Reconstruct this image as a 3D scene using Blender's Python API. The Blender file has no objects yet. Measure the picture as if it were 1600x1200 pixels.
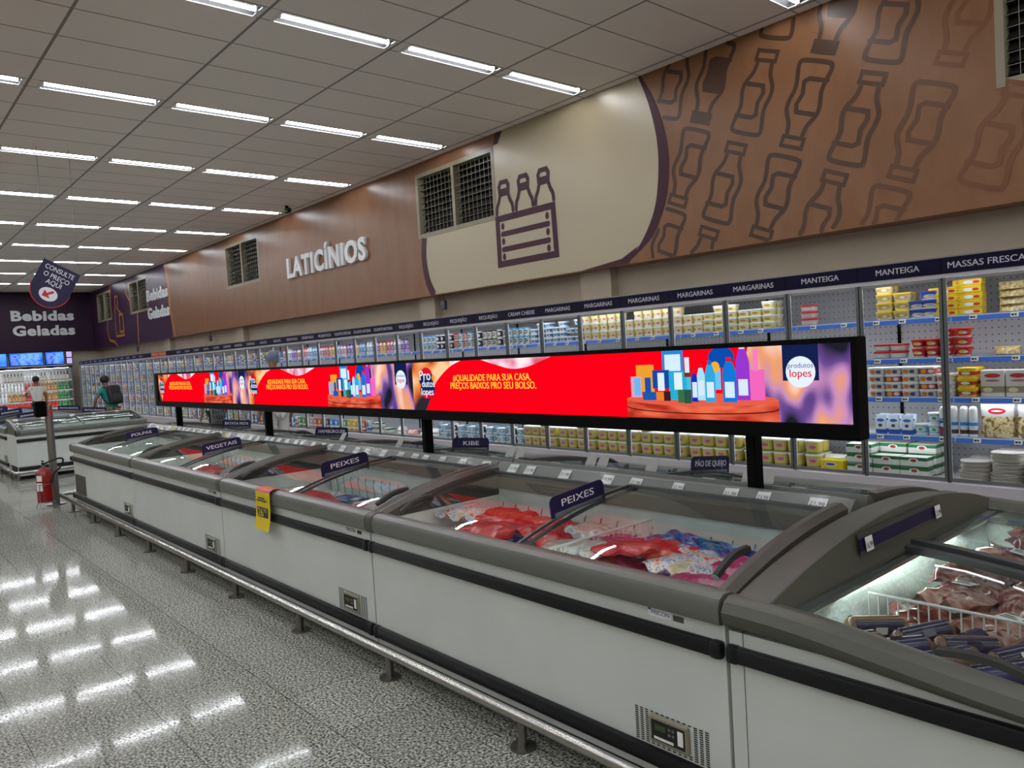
import bpy, bmesh, math, random
from math import sin, cos, pi, radians, sqrt
from mathutils import Vector, Matrix
random.seed(7)
S = bpy.context.scene
C = S.collection

# ------------------------------------------------------------------ camera, world, exposure
FPX = 1205.7
cam = bpy.data.cameras.new('camera')
cam.sensor_fit = 'HORIZONTAL'; cam.sensor_width = 36.0; cam.lens = FPX * 36.0 / 1600.0
cam.clip_start = 0.05; cam.clip_end = 200
camo = bpy.data.objects.new('camera', cam); C.objects.link(camo)
_y, _p, _r = 0.85671544, -0.04327502, -0.05886236
_d = Vector((-sin(_y) * cos(_p), cos(_y) * cos(_p), sin(_p)))
_rt = Vector((cos(_y), sin(_y), 0)); _up = _rt.cross(_d)
_R = _rt * cos(_r) + _up * sin(_r); _U = -_rt * sin(_r) + _up * cos(_r)
camo.matrix_world = Matrix(((_R.x, _U.x, -_d.x, 0), (_R.y, _U.y, -_d.y, 0), (_R.z, _U.z, -_d.z, 1.6), (0, 0, 0, 1)))
S.camera = camo
w = bpy.data.worlds.new('world'); S.world = w; w.use_nodes = True
w.node_tree.nodes['Background'].inputs[0].default_value = (0.5, 0.52, 0.55, 1)
w.node_tree.nodes['Background'].inputs[1].default_value = 0.05
S.view_settings.view_transform = 'Standard'; S.view_settings.look = 'None'
S.view_settings.gamma = 1.0; S.view_settings.use_curve_mapping = False
S.view_settings.exposure = 0.0
S.cycles.max_bounces = 10; S.cycles.diffuse_bounces = 4; S.cycles.glossy_bounces = 4
S.cycles.transparent_max_bounces = 40; S.cycles.use_light_tree = True
S.cycles.sample_clamp_indirect = 4.0
TUBE = 60.0          # radiance of the fluorescent tubes
STRIP = 15.0          # radiance of the cooler light strips
SCREEN = 1.0         # radiance of the LED wall

# ------------------------------------------------------------------ mesh helpers
def V(*a): return Vector(a)
class MB:
    """collects faces with materials and links them as ONE mesh object"""
    def __init__(s): s.v = []; s.f = []; s.fm = []; s.mats = []
    def mi(s, m):
        if m not in s.mats: s.mats.append(m)
        return s.mats.index(m)
    def add(s, vs, fs, m):
        b = len(s.v); s.v += [tuple(p) for p in vs]; k = s.mi(m)
        for f in fs: s.f.append(tuple(i + b for i in f)); s.fm.append(k)
        return s
    def box(s, x0, x1, y0, y1, z0, z1, m):
        vs = [(x, y, z) for z in (z0, z1) for y in (y0, y1) for x in (x0, x1)]
        return s.add(vs, [(0, 2, 3, 1), (4, 5, 7, 6), (0, 1, 5, 4), (2, 6, 7, 3), (0, 4, 6, 2), (1, 3, 7, 5)], m)
    def rbox(s, x0, x1, y0, y1, z0, z1, m, r=0.01, seg=2):
        bm = bmesh.new(); bmesh.ops.create_cube(bm, size=1)
        for v in bm.verts:
            v.co = V((x0 + x1) / 2 + v.co.x * (x1 - x0), (y0 + y1) / 2 + v.co.y * (y1 - y0), (z0 + z1) / 2 + v.co.z * (z1 - z0))
        bmesh.ops.bevel(bm, geom=bm.edges[:], offset=r, segments=seg, profile=0.5, affect='EDGES')
        return s.frombm(bm, m)
    def frombm(s, bm, m):
        bm.verts.index_update()
        s.add([v.co[:] for v in bm.verts], [[v.index for v in f.verts] for f in bm.faces], m); bm.free(); return s
    def loft(s, rings, m, caps=True, closed=True):
        n = len(rings[0]); vs = [p for r in rings for p in r]; fs = []
        for i in range(len(rings) - 1):
            for j in range(n if closed else n - 1):
                k = (j + 1) % n
                fs.append((i * n + j, i * n + k, (i + 1) * n + k, (i + 1) * n + j))
        if caps: fs.append(tuple(range(n - 1, -1, -1))); fs.append(tuple((len(rings) - 1) * n + j for j in range(n)))
        return s.add(vs, fs, m)
    def mloft(s, secs, n=14, cx=0, cy=0):
        """stack of super-ellipse sections (z, w, d, e, material of the wall up to the next one)"""
        rs = [ring(cx, cy, z, a, b, e, n) for z, a, b, e, m in secs]
        for i in range(len(secs) - 1): s.loft([rs[i], rs[i + 1]], secs[i][4], caps=False)
        s.add(rs[0], [tuple(range(n - 1, -1, -1))], secs[0][4]); s.add(rs[-1], [tuple(range(n))], secs[-1][4])
        return s
    def tube(s, pts, r, m, n=8, closed=False, caps=True):
        pts = [V(*p) for p in pts]; N = len(pts); rings = []; up = None
        for i, p in enumerate(pts):
            a = pts[(i - 1) % N] if (closed or i > 0) else p; b = pts[(i + 1) % N] if (closed or i < N - 1) else p
            t = (b - a).normalized()
            if up is None: up = t.orthogonal().normalized()
            up = (up - t * up.dot(t)).normalized(); q = t.cross(up)
            rr = r[i] if isinstance(r, (list, tuple)) else r
            rings.append([p + up * (rr * cos(2 * pi * j / n)) + q * (rr * sin(2 * pi * j / n)) for j in range(n)])
        if closed: rings.append(rings[0])
        return s.loft(rings, m, caps=caps and not closed)
    def cyl(s, x, y, z0, z1, r, m, n=12, r1=None):
        return s.loft([ring(x, y, z0, 2 * r, 2 * r, 2, n), ring(x, y, z1, 2 * (r1 or r), 2 * (r1 or r), 2, n)], m)
    def extr_x(s, prof, x0, x1, m, caps=True):
        """profile of (y, z) points swept along x"""
        return s.loft([[(x0, a, b) for a, b in prof], [(x1, a, b) for a, b in prof]], m, caps=caps)
    def sheet(s, grid, m):
        n = len(grid[0]); vs = [p for r in grid for p in r]
        return s.add(vs, [(i * n + j, i * n + j + 1, (i + 1) * n + j + 1, (i + 1) * n + j) for i in range(len(grid) - 1) for j in range(n - 1)], m)
    def build(s, name, parent=None, loc=(0, 0, 0), rz=0, smooth=35, rot=None, sub=None):
        me = bpy.data.meshes.new(name)
        vs = s.v if sub is None else [(a - sub[0], b - sub[1], c - sub[2]) for a, b, c in s.v]
        me.from_pydata(vs, [], s.f)
        for m in s.mats: me.materials.append(m)
        me.polygons.foreach_set('material_index', s.fm)
        if smooth:
            me.polygons.foreach_set('use_smooth', [True] * len(s.f)); me.set_sharp_from_angle(angle=radians(smooth))
        me.update()
        o = bpy.data.objects.new(name, me); C.objects.link(o)
        o.location = loc; o.rotation_euler = rot or (0, 0, rz)
        if parent: o.parent = parent
        return o
def ring(cx, cy, z, w, d, e=2.0, n=14):
    r = []
    for j in range(n):
        a = 2 * pi * (j + 0.5) / n; c, q = cos(a), sin(a)
        r.append((cx + math.copysign(abs(c) ** (2 / e), c) * w / 2, cy + math.copysign(abs(q) ** (2 / e), q) * d / 2, z))
    return r
_TX = {}
_ts = None
def text2d(t, bold=0.0, track=1.0):
    """flat outline faces of a line of lettering, cap height about 0.73, origin at its left end"""
    global _ts
    k = (t, bold, track)
    if k not in _TX:
        cu = bpy.data.curves.new('lettering', 'FONT'); cu.body = t; cu.offset = bold; cu.space_character = track; cu.resolution_u = 3
        o = bpy.data.objects.new('lettering', cu); C.objects.link(o)
        dg = bpy.context.evaluated_depsgraph_get(); ev = o.evaluated_get(dg); me = ev.to_mesh()
        vs = [(v.co.x, v.co.y) for v in me.vertices]; fs = [tuple(p.vertices) for p in me.polygons]
        ev.to_mesh_clear(); bpy.data.objects.remove(o); bpy.data.curves.remove(cu)
        x0 = min([a for a, b in vs] or [0]); x1 = max([a for a, b in vs] or [1])
        _TX[k] = ([(a - x0, b) for a, b in vs], fs, x1 - x0)
    return _TX[k]
class DR(MB):
    """drawing on a plane: a along u, b along w, off along the plane's normal"""
    def __init__(s, o=(0, 0, 0), u=(1, 0, 0), w=(0, 0, 1)):
        super().__init__(); s.o = V(*o); s.u = V(*u); s.w = V(*w); s.n = s.u.cross(s.w)
    def P(s, a, b, off=0): return tuple(s.o + s.u * a + s.w * b + s.n * off)
    def poly(s, pts, m, off=0): return s.add([s.P(a, b, off) for a, b in pts], [tuple(range(len(pts)))], m)
    def rect(s, a0, b0, a1, b1, m, off=0): return s.poly([(a0, b0), (a1, b0), (a1, b1), (a0, b1)], m, off)
    def disc(s, a, b, ra, rb, m, off=0, n=24): return s.poly([(a + ra * cos(2 * pi * i / n), b + rb * sin(2 * pi * i / n)) for i in range(n)], m, off)
    def rrect(s, a0, b0, a1, b1, r, m, off=0, n=4):
        return s.poly(rrect2(a0, b0, a1, b1, r, n), m, off)
    def stroke(s, pts, wd, m, off=0, closed=False, cap=8):
        """one ribbon with mitred corners and rounded ends; every ribbon lies a hair above the one before"""
        q = [V(*pts[0])]
        for p in pts[1:]:
            if (V(*p) - q[-1]).length > 1e-5: q.append(V(*p))
        if closed and (q[0] - q[-1]).length < 1e-5: q.pop()
        n = len(q)
        if n < 2: return s
        s.k = getattr(s, 'k', 0) + 1; off += 0.00012 * (s.k % 12)
        A, B = [], []
        for i in range(n):
            d0 = (q[i] - q[i - 1]).normalized() if (closed or i > 0) else None; d1 = (q[(i + 1) % n] - q[i]).normalized() if (closed or i < n - 1) else None
            d0 = d0 or d1; d1 = d1 or d0; n0 = V(-d0.y, d0.x); n1 = V(-d1.y, d1.x); t = n0 + n1
            t = n0 if t.length < 0.2 else t.normalized(); k = wd / 2 / max(0.55, t.dot(n0)); A.append(q[i] - t * k); B.append(q[i] + t * k)
        for i in range(n if closed else n - 1): j = (i + 1) % n; s.poly([A[i], A[j], B[j], B[i]], m, off)
        if cap and not closed:
            for c, a, b in ((q[0], B[0], A[0]), (q[-1], A[-1], B[-1])):
                u = a - c; w_ = V(-u.y, u.x); s.poly([c + u * cos(pi * i / cap) + w_ * sin(pi * i / cap) for i in range(cap + 1)], m, off)
        return s
    def text(s, t, a, b, size, m, off=0, align='l', bold=0.0, sx=1.0, width=None, th=0.0, rot=0.0):
        """th > 0 gives raised letters with sides"""
        vs, fs, wd = text2d(t, bold if th else 0.0, 1 + 2.2 * bold if th else 1.0)
        if bold and not th:
            for i, dx in enumerate((-1, 1, 0)): s.text(t, a + dx * bold * size * 0.45 * (1 if not width else min(1, width / (wd * size))), b, size, m, off + 0.00008 * i, align, 0.0, sx, width, 0.0, rot)
            return s
        if width: sx = width / (wd * size)
        sh = {'l': 0, 'c': wd / 2, 'r': wd}[align]; cr, sr = cos(rot), sin(rot)
        T = lambda p: (a + (p[0] - sh) * size * sx * cr - p[1] * size * sr, b + (p[0] - sh) * size * sx * sr + p[1] * size * cr)
        q = [T(p) for p in vs]
        s.add([s.P(x, y, off + th) for x, y in q], fs, m)
        if th:
            cnt = {}
            for f in fs:
                for i in range(len(f)):
                    e = (f[i], f[(i + 1) % len(f)]); cnt[e] = 1
            for (i, j) in cnt:
                if (j, i) not in cnt:
                    s.add([s.P(*q[i], off), s.P(*q[j], off), s.P(*q[j], off + th), s.P(*q[i], off + th)], [(0, 1, 2, 3)], m)
        return s
    def slab(s, pts, m, off0, off1, mside=None):
        n = len(pts); lo = [s.P(a, b, off0) for a, b in pts]; hi = [s.P(a, b, off1) for a, b in pts]
        s.add(hi, [tuple(range(n))], m); s.add(lo, [tuple(range(n - 1, -1, -1))], m)
        return s.add(lo + hi, [(i, (i + 1) % n, n + (i + 1) % n, n + i) for i in range(n)], mside or m)
def rrect2(a0, b0, a1, b1, r, n=4):
    p = []
    for cx, cy, t in ((a1 - r, b0 + r, -90), (a1 - r, b1 - r, 0), (a0 + r, b1 - r, 90), (a0 + r, b0 + r, 180)):
        for i in range(n + 1): t2 = radians(t + 90 * i / n); p.append((cx + r * cos(t2), cy + r * sin(t2)))
    return p

# ------------------------------------------------------------------ scene records
def tag(o, label, cat, group=None, kind=None):
    o['label'] = label; o['category'] = cat
    if group: o['group'] = group
    if kind: o['kind'] = kind
    return o
def thing(name, label, cat, loc=(0, 0, 0), rz=0, group=None):
    o = bpy.data.objects.new(name, None); C.objects.link(o); o.empty_display_size = 0.1
    o.location = loc; o.rotation_euler = (0, 0, rz)
    return tag(o, label, cat, group)
def struct(mb, name, **k):
    o = mb.build(name, **k); o['kind'] = 'structure'; return o
_kids = {}
def kids(o): return [c for c in bpy.data.objects if c.parent == o]
def copy_tree(o, tree, parent=None):
    c = o.copy(); C.objects.link(c)
    if parent: c.parent = parent
    for ch, sub in tree: copy_tree(ch, sub, c)
    return c
def tree_of(o): return [(c, tree_of(c)) for c in kids(o)]
def dup(o, tree, loc, label, rz=None, group=None):
    c = copy_tree(o, tree); c.location = loc; c['label'] = label
    if rz is not None: c.rotation_euler = (0, 0, rz)
    if group: c['group'] = group
    return c
ORD = 'first second third fourth fifth sixth seventh eighth ninth tenth eleventh twelfth thirteenth fourteenth fifteenth sixteenth seventeenth eighteenth nineteenth twentieth'.split()
def nth(i): return ORD[i] if i < 20 else '%d%s' % (i + 1, {1: 'st', 2: 'nd', 3: 'rd'}.get((i + 1) % 10 if (i + 1) % 100 not in (11, 12, 13) else 0, 'th'))

# ------------------------------------------------------------------ materials
def lin(h):
    if isinstance(h, str): h = tuple(int(h[i:i + 2], 16) / 255 for i in (0, 2, 4))
    return tuple(c / 12.92 if c <= 0.04045 else ((c + 0.055) / 1.055) ** 2.4 for c in h) + (1,)
_M = {}
def nodes(name):
    m = bpy.data.materials.new(name); m.use_nodes = True; nt = m.node_tree
    return m, nt, nt.nodes['Principled BSDF']
def N(nt, t, **k):
    n = nt.nodes.new(t)
    for a, b in k.items(): setattr(n, a, b)
    return n
def pm(name, col, rough=0.5, metal=0.0, spec=0.5, emit=None, es=0.0, bump=0, bscale=200, coat=0.0):
    m, nt, b = nodes(name)
    b.inputs['Base Color'].default_value = lin(col); b.inputs['Roughness'].default_value = rough
    b.inputs['Metallic'].default_value = metal; b.inputs['Specular IOR Level'].default_value = spec
    b.inputs['Coat Weight'].default_value = coat
    if emit: b.inputs['Emission Color'].default_value = lin(emit); b.inputs['Emission Strength'].default_value = es
    if bump:
        tc = N(nt, 'ShaderNodeTexCoord'); no = N(nt, 'ShaderNodeTexNoise'); no.inputs['Scale'].default_value = bscale
        bp = N(nt, 'ShaderNodeBump'); bp.inputs['Strength'].default_value = bump; bp.inputs['Distance'].default_value = 0.01
        nt.links.new(tc.outputs['Object'], no.inputs['Vector']); nt.links.new(no.outputs['Fac'], bp.inputs['Height']); nt.links.new(bp.outputs[0], b.inputs['Normal'])
    return m
def em(name, col, st):
    m = bpy.data.materials.new(name); m.use_nodes = True; nt = m.node_tree; nt.nodes.clear()
    e = N(nt, 'ShaderNodeEmission'); e.inputs[0].default_value = lin(col); e.inputs[1].default_value = st
    o = N(nt, 'ShaderNodeOutputMaterial'); nt.links.new(e.outputs[0], o.inputs[0]); return m
def glass(name, tint='ffffff', ior=1.5, rough=0.02, haze=0.0):
    m = bpy.data.materials.new(name); m.use_nodes = True; nt = m.node_tree; nt.nodes.clear()
    t = N(nt, 'ShaderNodeBsdfTransparent'); t.inputs[0].default_value = lin(tint)
    g = N(nt, 'ShaderNodeBsdfGlossy'); g.inputs['Roughness'].default_value = rough
    f0 = ((ior - 1) / (ior + 1)) ** 2 * 0.9
    lw = N(nt, 'ShaderNodeLayerWeight'); lw.inputs[0].default_value = 0.5
    pw = N(nt, 'ShaderNodeMath', operation='POWER'); pw.inputs[1].default_value = 5.0; nt.links.new(lw.outputs['Facing'], pw.inputs[0])
    fr = N(nt, 'ShaderNodeMath', operation='MULTIPLY_ADD'); fr.inputs[1].default_value = 0.65 * (1 - f0); fr.inputs[2].default_value = f0; nt.links.new(pw.outputs[0], fr.inputs[0])
    mx = N(nt, 'ShaderNodeMixShader'); o = N(nt, 'ShaderNodeOutputMaterial')
    nt.links.new(fr.outputs[0], mx.inputs[0]); nt.links.new(t.outputs[0], mx.inputs[1]); nt.links.new(g.outputs[0], mx.inputs[2])
    out = mx
    if haze:
        d = N(nt, 'ShaderNodeBsdfDiffuse'); d.inputs[0].default_value = (.8, .85, .85, 1)
        m2 = N(nt, 'ShaderNodeMixShader'); m2.inputs[0].default_value = haze
        nt.links.new(mx.outputs[0], m2.inputs[1]); nt.links.new(d.outputs[0], m2.inputs[2]); out = m2
    nt.links.new(out.outputs[0], o.inputs[0]); return m
def mathn(nt, op, a, b=None, c=None):
    n = N(nt, 'ShaderNodeMath', operation=op)
    for i, x in enumerate((a, b, c)):
        if x is None: continue
        if isinstance(x, (int, float)): n.inputs[i].default_value = x
        else: nt.links.new(x, n.inputs[i])
    return n.outputs[0]
def mixc(nt, fac, a, b):
    n = N(nt, 'ShaderNodeMix', data_type='RGBA')
    if isinstance(fac, (int, float)): n.inputs[0].default_value = fac
    else: nt.links.new(fac, n.inputs[0])
    for i, x in ((6, a), (7, b)):
        if isinstance(x, tuple): n.inputs[i].default_value = x
        else: nt.links.new(x, n.inputs[i])
    return n.outputs[2]
def label_mat(name, base, bands=(), blobs=(), rough=0.3, noise=None, spec=0.5, emit=0.0):
    """printed packaging: horizontal bands (z0, z1, colour) and ellipses (x, z, rx, rz, colour) in the pack's own space, optional mottled print"""
    m, nt, b = nodes(name); b.inputs['Roughness'].default_value = rough; b.inputs['Specular IOR Level'].default_value = spec
    tc = N(nt, 'ShaderNodeTexCoord'); sp = N(nt, 'ShaderNodeSeparateXYZ'); nt.links.new(tc.outputs['Object'], sp.inputs[0])
    x, y, z = sp.outputs; col = lin(base)
    if noise:
        sc, stops = noise
        no = N(nt, 'ShaderNodeTexNoise'); no.inputs['Scale'].default_value = sc; no.inputs['Detail'].default_value = 3
        nt.links.new(tc.outputs['Object'], no.inputs['Vector'])
        cr = N(nt, 'ShaderNodeValToRGB'); cr.color_ramp.interpolation = 'CONSTANT'
        e = cr.color_ramp.elements
        while len(e) < len(stops): e.new(0.5)
        for i, (p, c) in enumerate(stops): e[i].position = p; e[i].color = lin(c)
        nt.links.new(no.outputs['Fac'], cr.inputs[0]); col = cr.outputs[0]
    for z0, z1, c in bands:
        f = mathn(nt, 'MULTIPLY', mathn(nt, 'GREATER_THAN', z, z0), mathn(nt, 'LESS_THAN', z, z1)); col = mixc(nt, f, col, lin(c))
    for px, pz, rx, rz, c in blobs:
        a = mathn(nt, 'DIVIDE', mathn(nt, 'SUBTRACT', x, px), rx); d = mathn(nt, 'DIVIDE', mathn(nt, 'SUBTRACT', z, pz), rz)
        f = mathn(nt, 'LESS_THAN', mathn(nt, 'ADD', mathn(nt, 'MULTIPLY', a, a), mathn(nt, 'MULTIPLY', d, d)), 1.0); col = mixc(nt, f, col, lin(c))
    if isinstance(col, tuple): b.inputs['Base Color'].default_value = col
    else: nt.links.new(col, b.inputs['Base Color'])
    return m
def mottled(name, stops, scale, rough=0.5, dims='Object', detail=4, metal=0, bump=0.0, interp='LINEAR', stretch=(1, 1, 1)):
    m, nt, b = nodes(name); b.inputs['Roughness'].default_value = rough; b.inputs['Metallic'].default_value = metal
    tc = N(nt, 'ShaderNodeTexCoord'); mp = N(nt, 'ShaderNodeMapping'); mp.inputs['Scale'].default_value = stretch
    no = N(nt, 'ShaderNodeTexNoise'); no.inputs['Scale'].default_value = scale; no.inputs['Detail'].default_value = detail
    cr = N(nt, 'ShaderNodeValToRGB'); cr.color_ramp.interpolation = interp; e = cr.color_ramp.elements
    while len(e) < len(stops): e.new(0.5)
    for i, (p, c) in enumerate(stops): e[i].position = p; e[i].color = lin(c)
    nt.links.new(tc.outputs[dims], mp.inputs[0]); nt.links.new(mp.outputs[0], no.inputs['Vector']); nt.links.new(no.outputs['Fac'], cr.inputs[0]); nt.links.new(cr.outputs[0], b.inputs['Base Color'])
    if bump:
        bp = N(nt, 'ShaderNodeBump'); bp.inputs['Strength'].default_value = bump; bp.inputs['Distance'].default_value = 0.01
        nt.links.new(no.outputs['Fac'], bp.inputs['Height']); nt.links.new(bp.outputs[0], b.inputs['Normal'])
    return m

WHITE = pm('white_enamel', 'd6d6d2', 0.35); WHITE2 = pm('white_plastic', 'e4e4e2', 0.4)
PANEL = mottled('freezer_panel', [(0.3, 'cdd2cd'), (0.7, 'd5dad5')], 3, 0.38)
GREY = pm('grey_plastic', '666862', 0.34, bump=0.03, bscale=300); GREYD = pm('dark_grey_plastic', '484844', 0.42); GREYO = pm('olive_grey_plastic', '515248', 0.40, bump=0.04, bscale=400)
BLACK = pm('black_rubber', '101115', 0.45, spec=0.35); BLACKM = pm('black_metal', '050506', 0.5, spec=0.08); DARK = pm('dark_interior', '1a1a1a', 0.8)
STEEL = pm('stainless_steel', 'b9b8b4', 0.22, 1.0); STEELD = pm('brushed_steel', '8d8a86', 0.35, 1.0); ALU = pm('grey_aluminium', '8b8d8e', 0.35, 0.7); ALUD = pm('dark_aluminium', '55585a', 0.4, 0.6)
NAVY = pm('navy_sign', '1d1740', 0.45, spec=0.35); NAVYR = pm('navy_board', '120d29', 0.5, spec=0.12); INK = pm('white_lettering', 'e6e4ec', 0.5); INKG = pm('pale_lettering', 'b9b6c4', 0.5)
BEIGE = mottled('beige_plaster', [(0.3, 'a79b88'), (0.7, 'b0a491')], 2, 0.8)
LILAC = pm('pale_grey_sheet', 'bdb7bd', 0.4); BLUE = pm('blue_price_rail', '2d66c9', 0.35); LILACR = pm('lilac_price_rail', '8f7fd0', 0.35)
TAG = pm('white_price_tag', 'f0f0ee', 0.5); TAGTXT = pm('black_print', '1b1b1d', 0.5); YEL = pm('yellow_card', 'e3c80c', 0.5); REDP = pm('red_print', 'c41e24', 0.45); ORANGEP = pm('orange_print', 'e07a1c', 0.5)
GLASSD = glass('door_glass', 'eef4f4', 1.45); GLASSL = glass('lid_glass', 'e9f2ef', 1.5, 0.015)
CLEAR = glass('clear_plastic', 'f2f4f4', 1.45, 0.12, 0.10)
TUBEM = em('fluorescent_tube', 'f6f9ff', TUBE); STRIPM = em('cooler_light_strip', 'f3f7ff', STRIP); FFILL2 = em('added_freezer_fill', 'f4fff8', 18.0); FFILL = em('added_freezer_fill_dim', 'f0fff6', 7.0)  # last two: emitters added to brighten the freezer interiors
REFL = pm('lamp_reflector', '484848', 0.4, 0.3); FROST = mottled('frost', [(0.3, 'e2eee8'), (0.7, 'f6fbf8')], 40, 0.85, bump=0.6)
LINER = mottled('freezer_liner', [(0.3, 'd2dad4'), (0.7, 'e4eae5')], 6, 0.6)
# ------------------------------------------------------------------ the room
H = 4.45; WY = 6.67; X0, X1, Y0, Y1 = -29.85, 6.0, -8.0, 6.95
def floor_mat():
    m, nt, b = nodes('granite_floor')
    tc = N(nt, 'ShaderNodeTexCoord')
    v1 = N(nt, 'ShaderNodeTexNoise'); v1.inputs['Scale'].default_value = 85; v1.inputs['Detail'].default_value = 3; v1.inputs['Roughness'].default_value = 0.6
    nt.links.new(tc.outputs['Object'], v1.inputs['Vector'])
    cr = N(nt, 'ShaderNodeValToRGB'); e = cr.color_ramp.elements
    for p, c in ((0.37, '2a2b28'), (0.45, '74766d'), (0.53, 'a6a79c'), (0.62, 'd6d6cb')):
        if p == 0.37: e[0].position = p; e[0].color = lin(c)
        elif p == 0.62: e[-1].position = p; e[-1].color = lin(c)
        else: q = e.new(p); q.color = lin(c)
    nt.links.new(v1.outputs['Fac'], cr.inputs[0])
    br = N(nt, 'ShaderNodeTexBrick'); br.offset = 0.0; br.squash = 1.0
    br.inputs['Scale'].default_value = 1.0; br.inputs['Brick Width'].default_value = 0.5; br.inputs['Row Height'].default_value = 0.5
    br.inputs['Mortar Size'].default_value = 0.0022; br.inputs['Mortar Smooth'].default_value = 0.0
    br.inputs['Color1'].default_value = (1, 1, 1, 1); br.inputs['Color2'].default_value = (0.86, 0.86, 0.86, 1); br.inputs['Mortar'].default_value = (0.25, 0.25, 0.25, 1)
    nt.links.new(tc.outputs['Object'], br.inputs['Vector'])
    mx = N(nt, 'ShaderNodeMix', data_type='RGBA', blend_type='MULTIPLY'); mx.inputs[0].default_value = 1.0
    nt.links.new(cr.outputs[0], mx.inputs[6]); nt.links.new(br.outputs['Color'], mx.inputs[7]); nt.links.new(mx.outputs[2], b.inputs['Base Color'])
    mr = N(nt, 'ShaderNodeMapRange'); mr.inputs[1].default_value = 0.35; mr.inputs[2].default_value = 0.65; mr.inputs[3].default_value = 0.12; mr.inputs[4].default_value = 0.02
    nt.links.new(v1.outputs['Fac'], mr.inputs[0]); nt.links.new(mr.outputs[0], b.inputs['Roughness'])
    n3 = N(nt, 'ShaderNodeTexNoise'); n3.inputs['Scale'].default_value = 5; nt.links.new(tc.outputs['Object'], n3.inputs['Vector'])
    bp = N(nt, 'ShaderNodeBump'); bp.inputs['Strength'].default_value = 0.02; bp.inputs['Distance'].default_value = 0.02
    nt.links.new(n3.outputs['Fac'], bp.inputs['Height']); nt.links.new(bp.outputs[0], b.inputs['Normal'])
    b.inputs['Specular IOR Level'].default_value = 0.11
    return m
struct(MB().box(X0, X1, Y0, Y1, -0.1, 0, floor_mat()), 'floor', smooth=0)
ROWX = [-3.40 - 2.626 * i for i in range(-3, 10)]; SW = 0.22
def ceil_mat():
    m, nt, b = nodes('ceiling_tiles'); b.inputs['Roughness'].default_value = 0.7
    tc = N(nt, 'ShaderNodeTexCoord'); sp = N(nt, 'ShaderNodeSeparateXYZ'); nt.links.new(tc.outputs['Object'], sp.inputs[0])
    # tile joints: main runners every 1.245 m across y, cross tees four to a bay along x
    fy = mathn(nt, 'PINGPONG', mathn(nt, 'ADD', sp.outputs[1], 1.245 * 20 - 6.54 % 1.245), 1.245 / 2)
    ly = mathn(nt, 'LESS_THAN', fy, 0.013)
    u = mathn(nt, 'MODULO', mathn(nt, 'ADD', sp.outputs[0], 2.626 * 30 + 3.40 - SW / 2), 2.626)
    fx = mathn(nt, 'PINGPONG', u, (2.626 - SW) / 8)
    lx = mathn(nt, 'LESS_THAN', fx, 0.008)
    ln = mathn(nt, 'MAXIMUM', lx, ly)
    no = N(nt, 'ShaderNodeTexNoise'); no.inputs['Scale'].default_value = 0.6; nt.links.new(tc.outputs['Object'], no.inputs['Vector'])
    base = mixc(nt, no.outputs['Fac'], lin('e4d8cf'), lin('ede3da'))
    nt.links.new(mixc(nt, ln, base, lin('857d76')), b.inputs['Base Color'])
    return m
CEIL = ceil_mat(); cb = MB()
edges = sorted(ROWX); prev = X0
YF1 = 6.51
for x in edges:
    cb.box(prev, x - SW / 2, Y0, Y1, H, H + 0.1, CEIL); prev = x + SW / 2
cb.box(prev, X1, Y0, Y1, H, H + 0.1, CEIL)
for x in edges:
    cb.box(x - SW / 2, x + SW / 2, YF1, Y1, H, H + 0.1, CEIL)
    for j in range(12): cb.box(x - SW / 2, x + SW / 2, YF1 - 1.245 * (j + 1), YF1 - 1.245 * j - 1.125, H, H + 0.1, CEIL)
    cb.box(x - SW / 2, x + SW / 2, YF1 - 1.245 * 12, YF1 - 1.245 * 12 + 0.0, H, H + 0.1, CEIL) if 0 else None
struct(cb, 'ceiling', smooth=0)
WALLM = BEIGE
struct(MB().box(X0 - 0.15, X1 + 0.15, Y1, Y1 + 0.15, 0, H + 0.1, WALLM).box(-9.95, -9.55, Y1 - 0.12, Y1, 0, 2.6, WALLM).box(-17.3, -16.9, Y1 - 0.12, Y1, 0, 2.6, WALLM).box(-6.5, -6.02, Y1 - 0.12, Y1, 0, 2.6, WALLM).box(-22.4, -22.0, Y1 - 0.12, Y1, 0, 2.6, WALLM), 'wall_right', smooth=0)
struct(MB().box(X0 - 0.15, X0, Y0, Y1, 0, H + 0.1, WALLM), 'wall_far', smooth=0)
struct(MB().box(X0 - 0.15, X1 + 0.15, Y0 - 0.15, Y0, 0, H + 0.1, WALLM), 'wall_left', smooth=0)
struct(MB().box(X1, X1 + 0.15, Y0, Y1, 0, H + 0.1, WALLM), 'wall_near', smooth=0)

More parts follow.
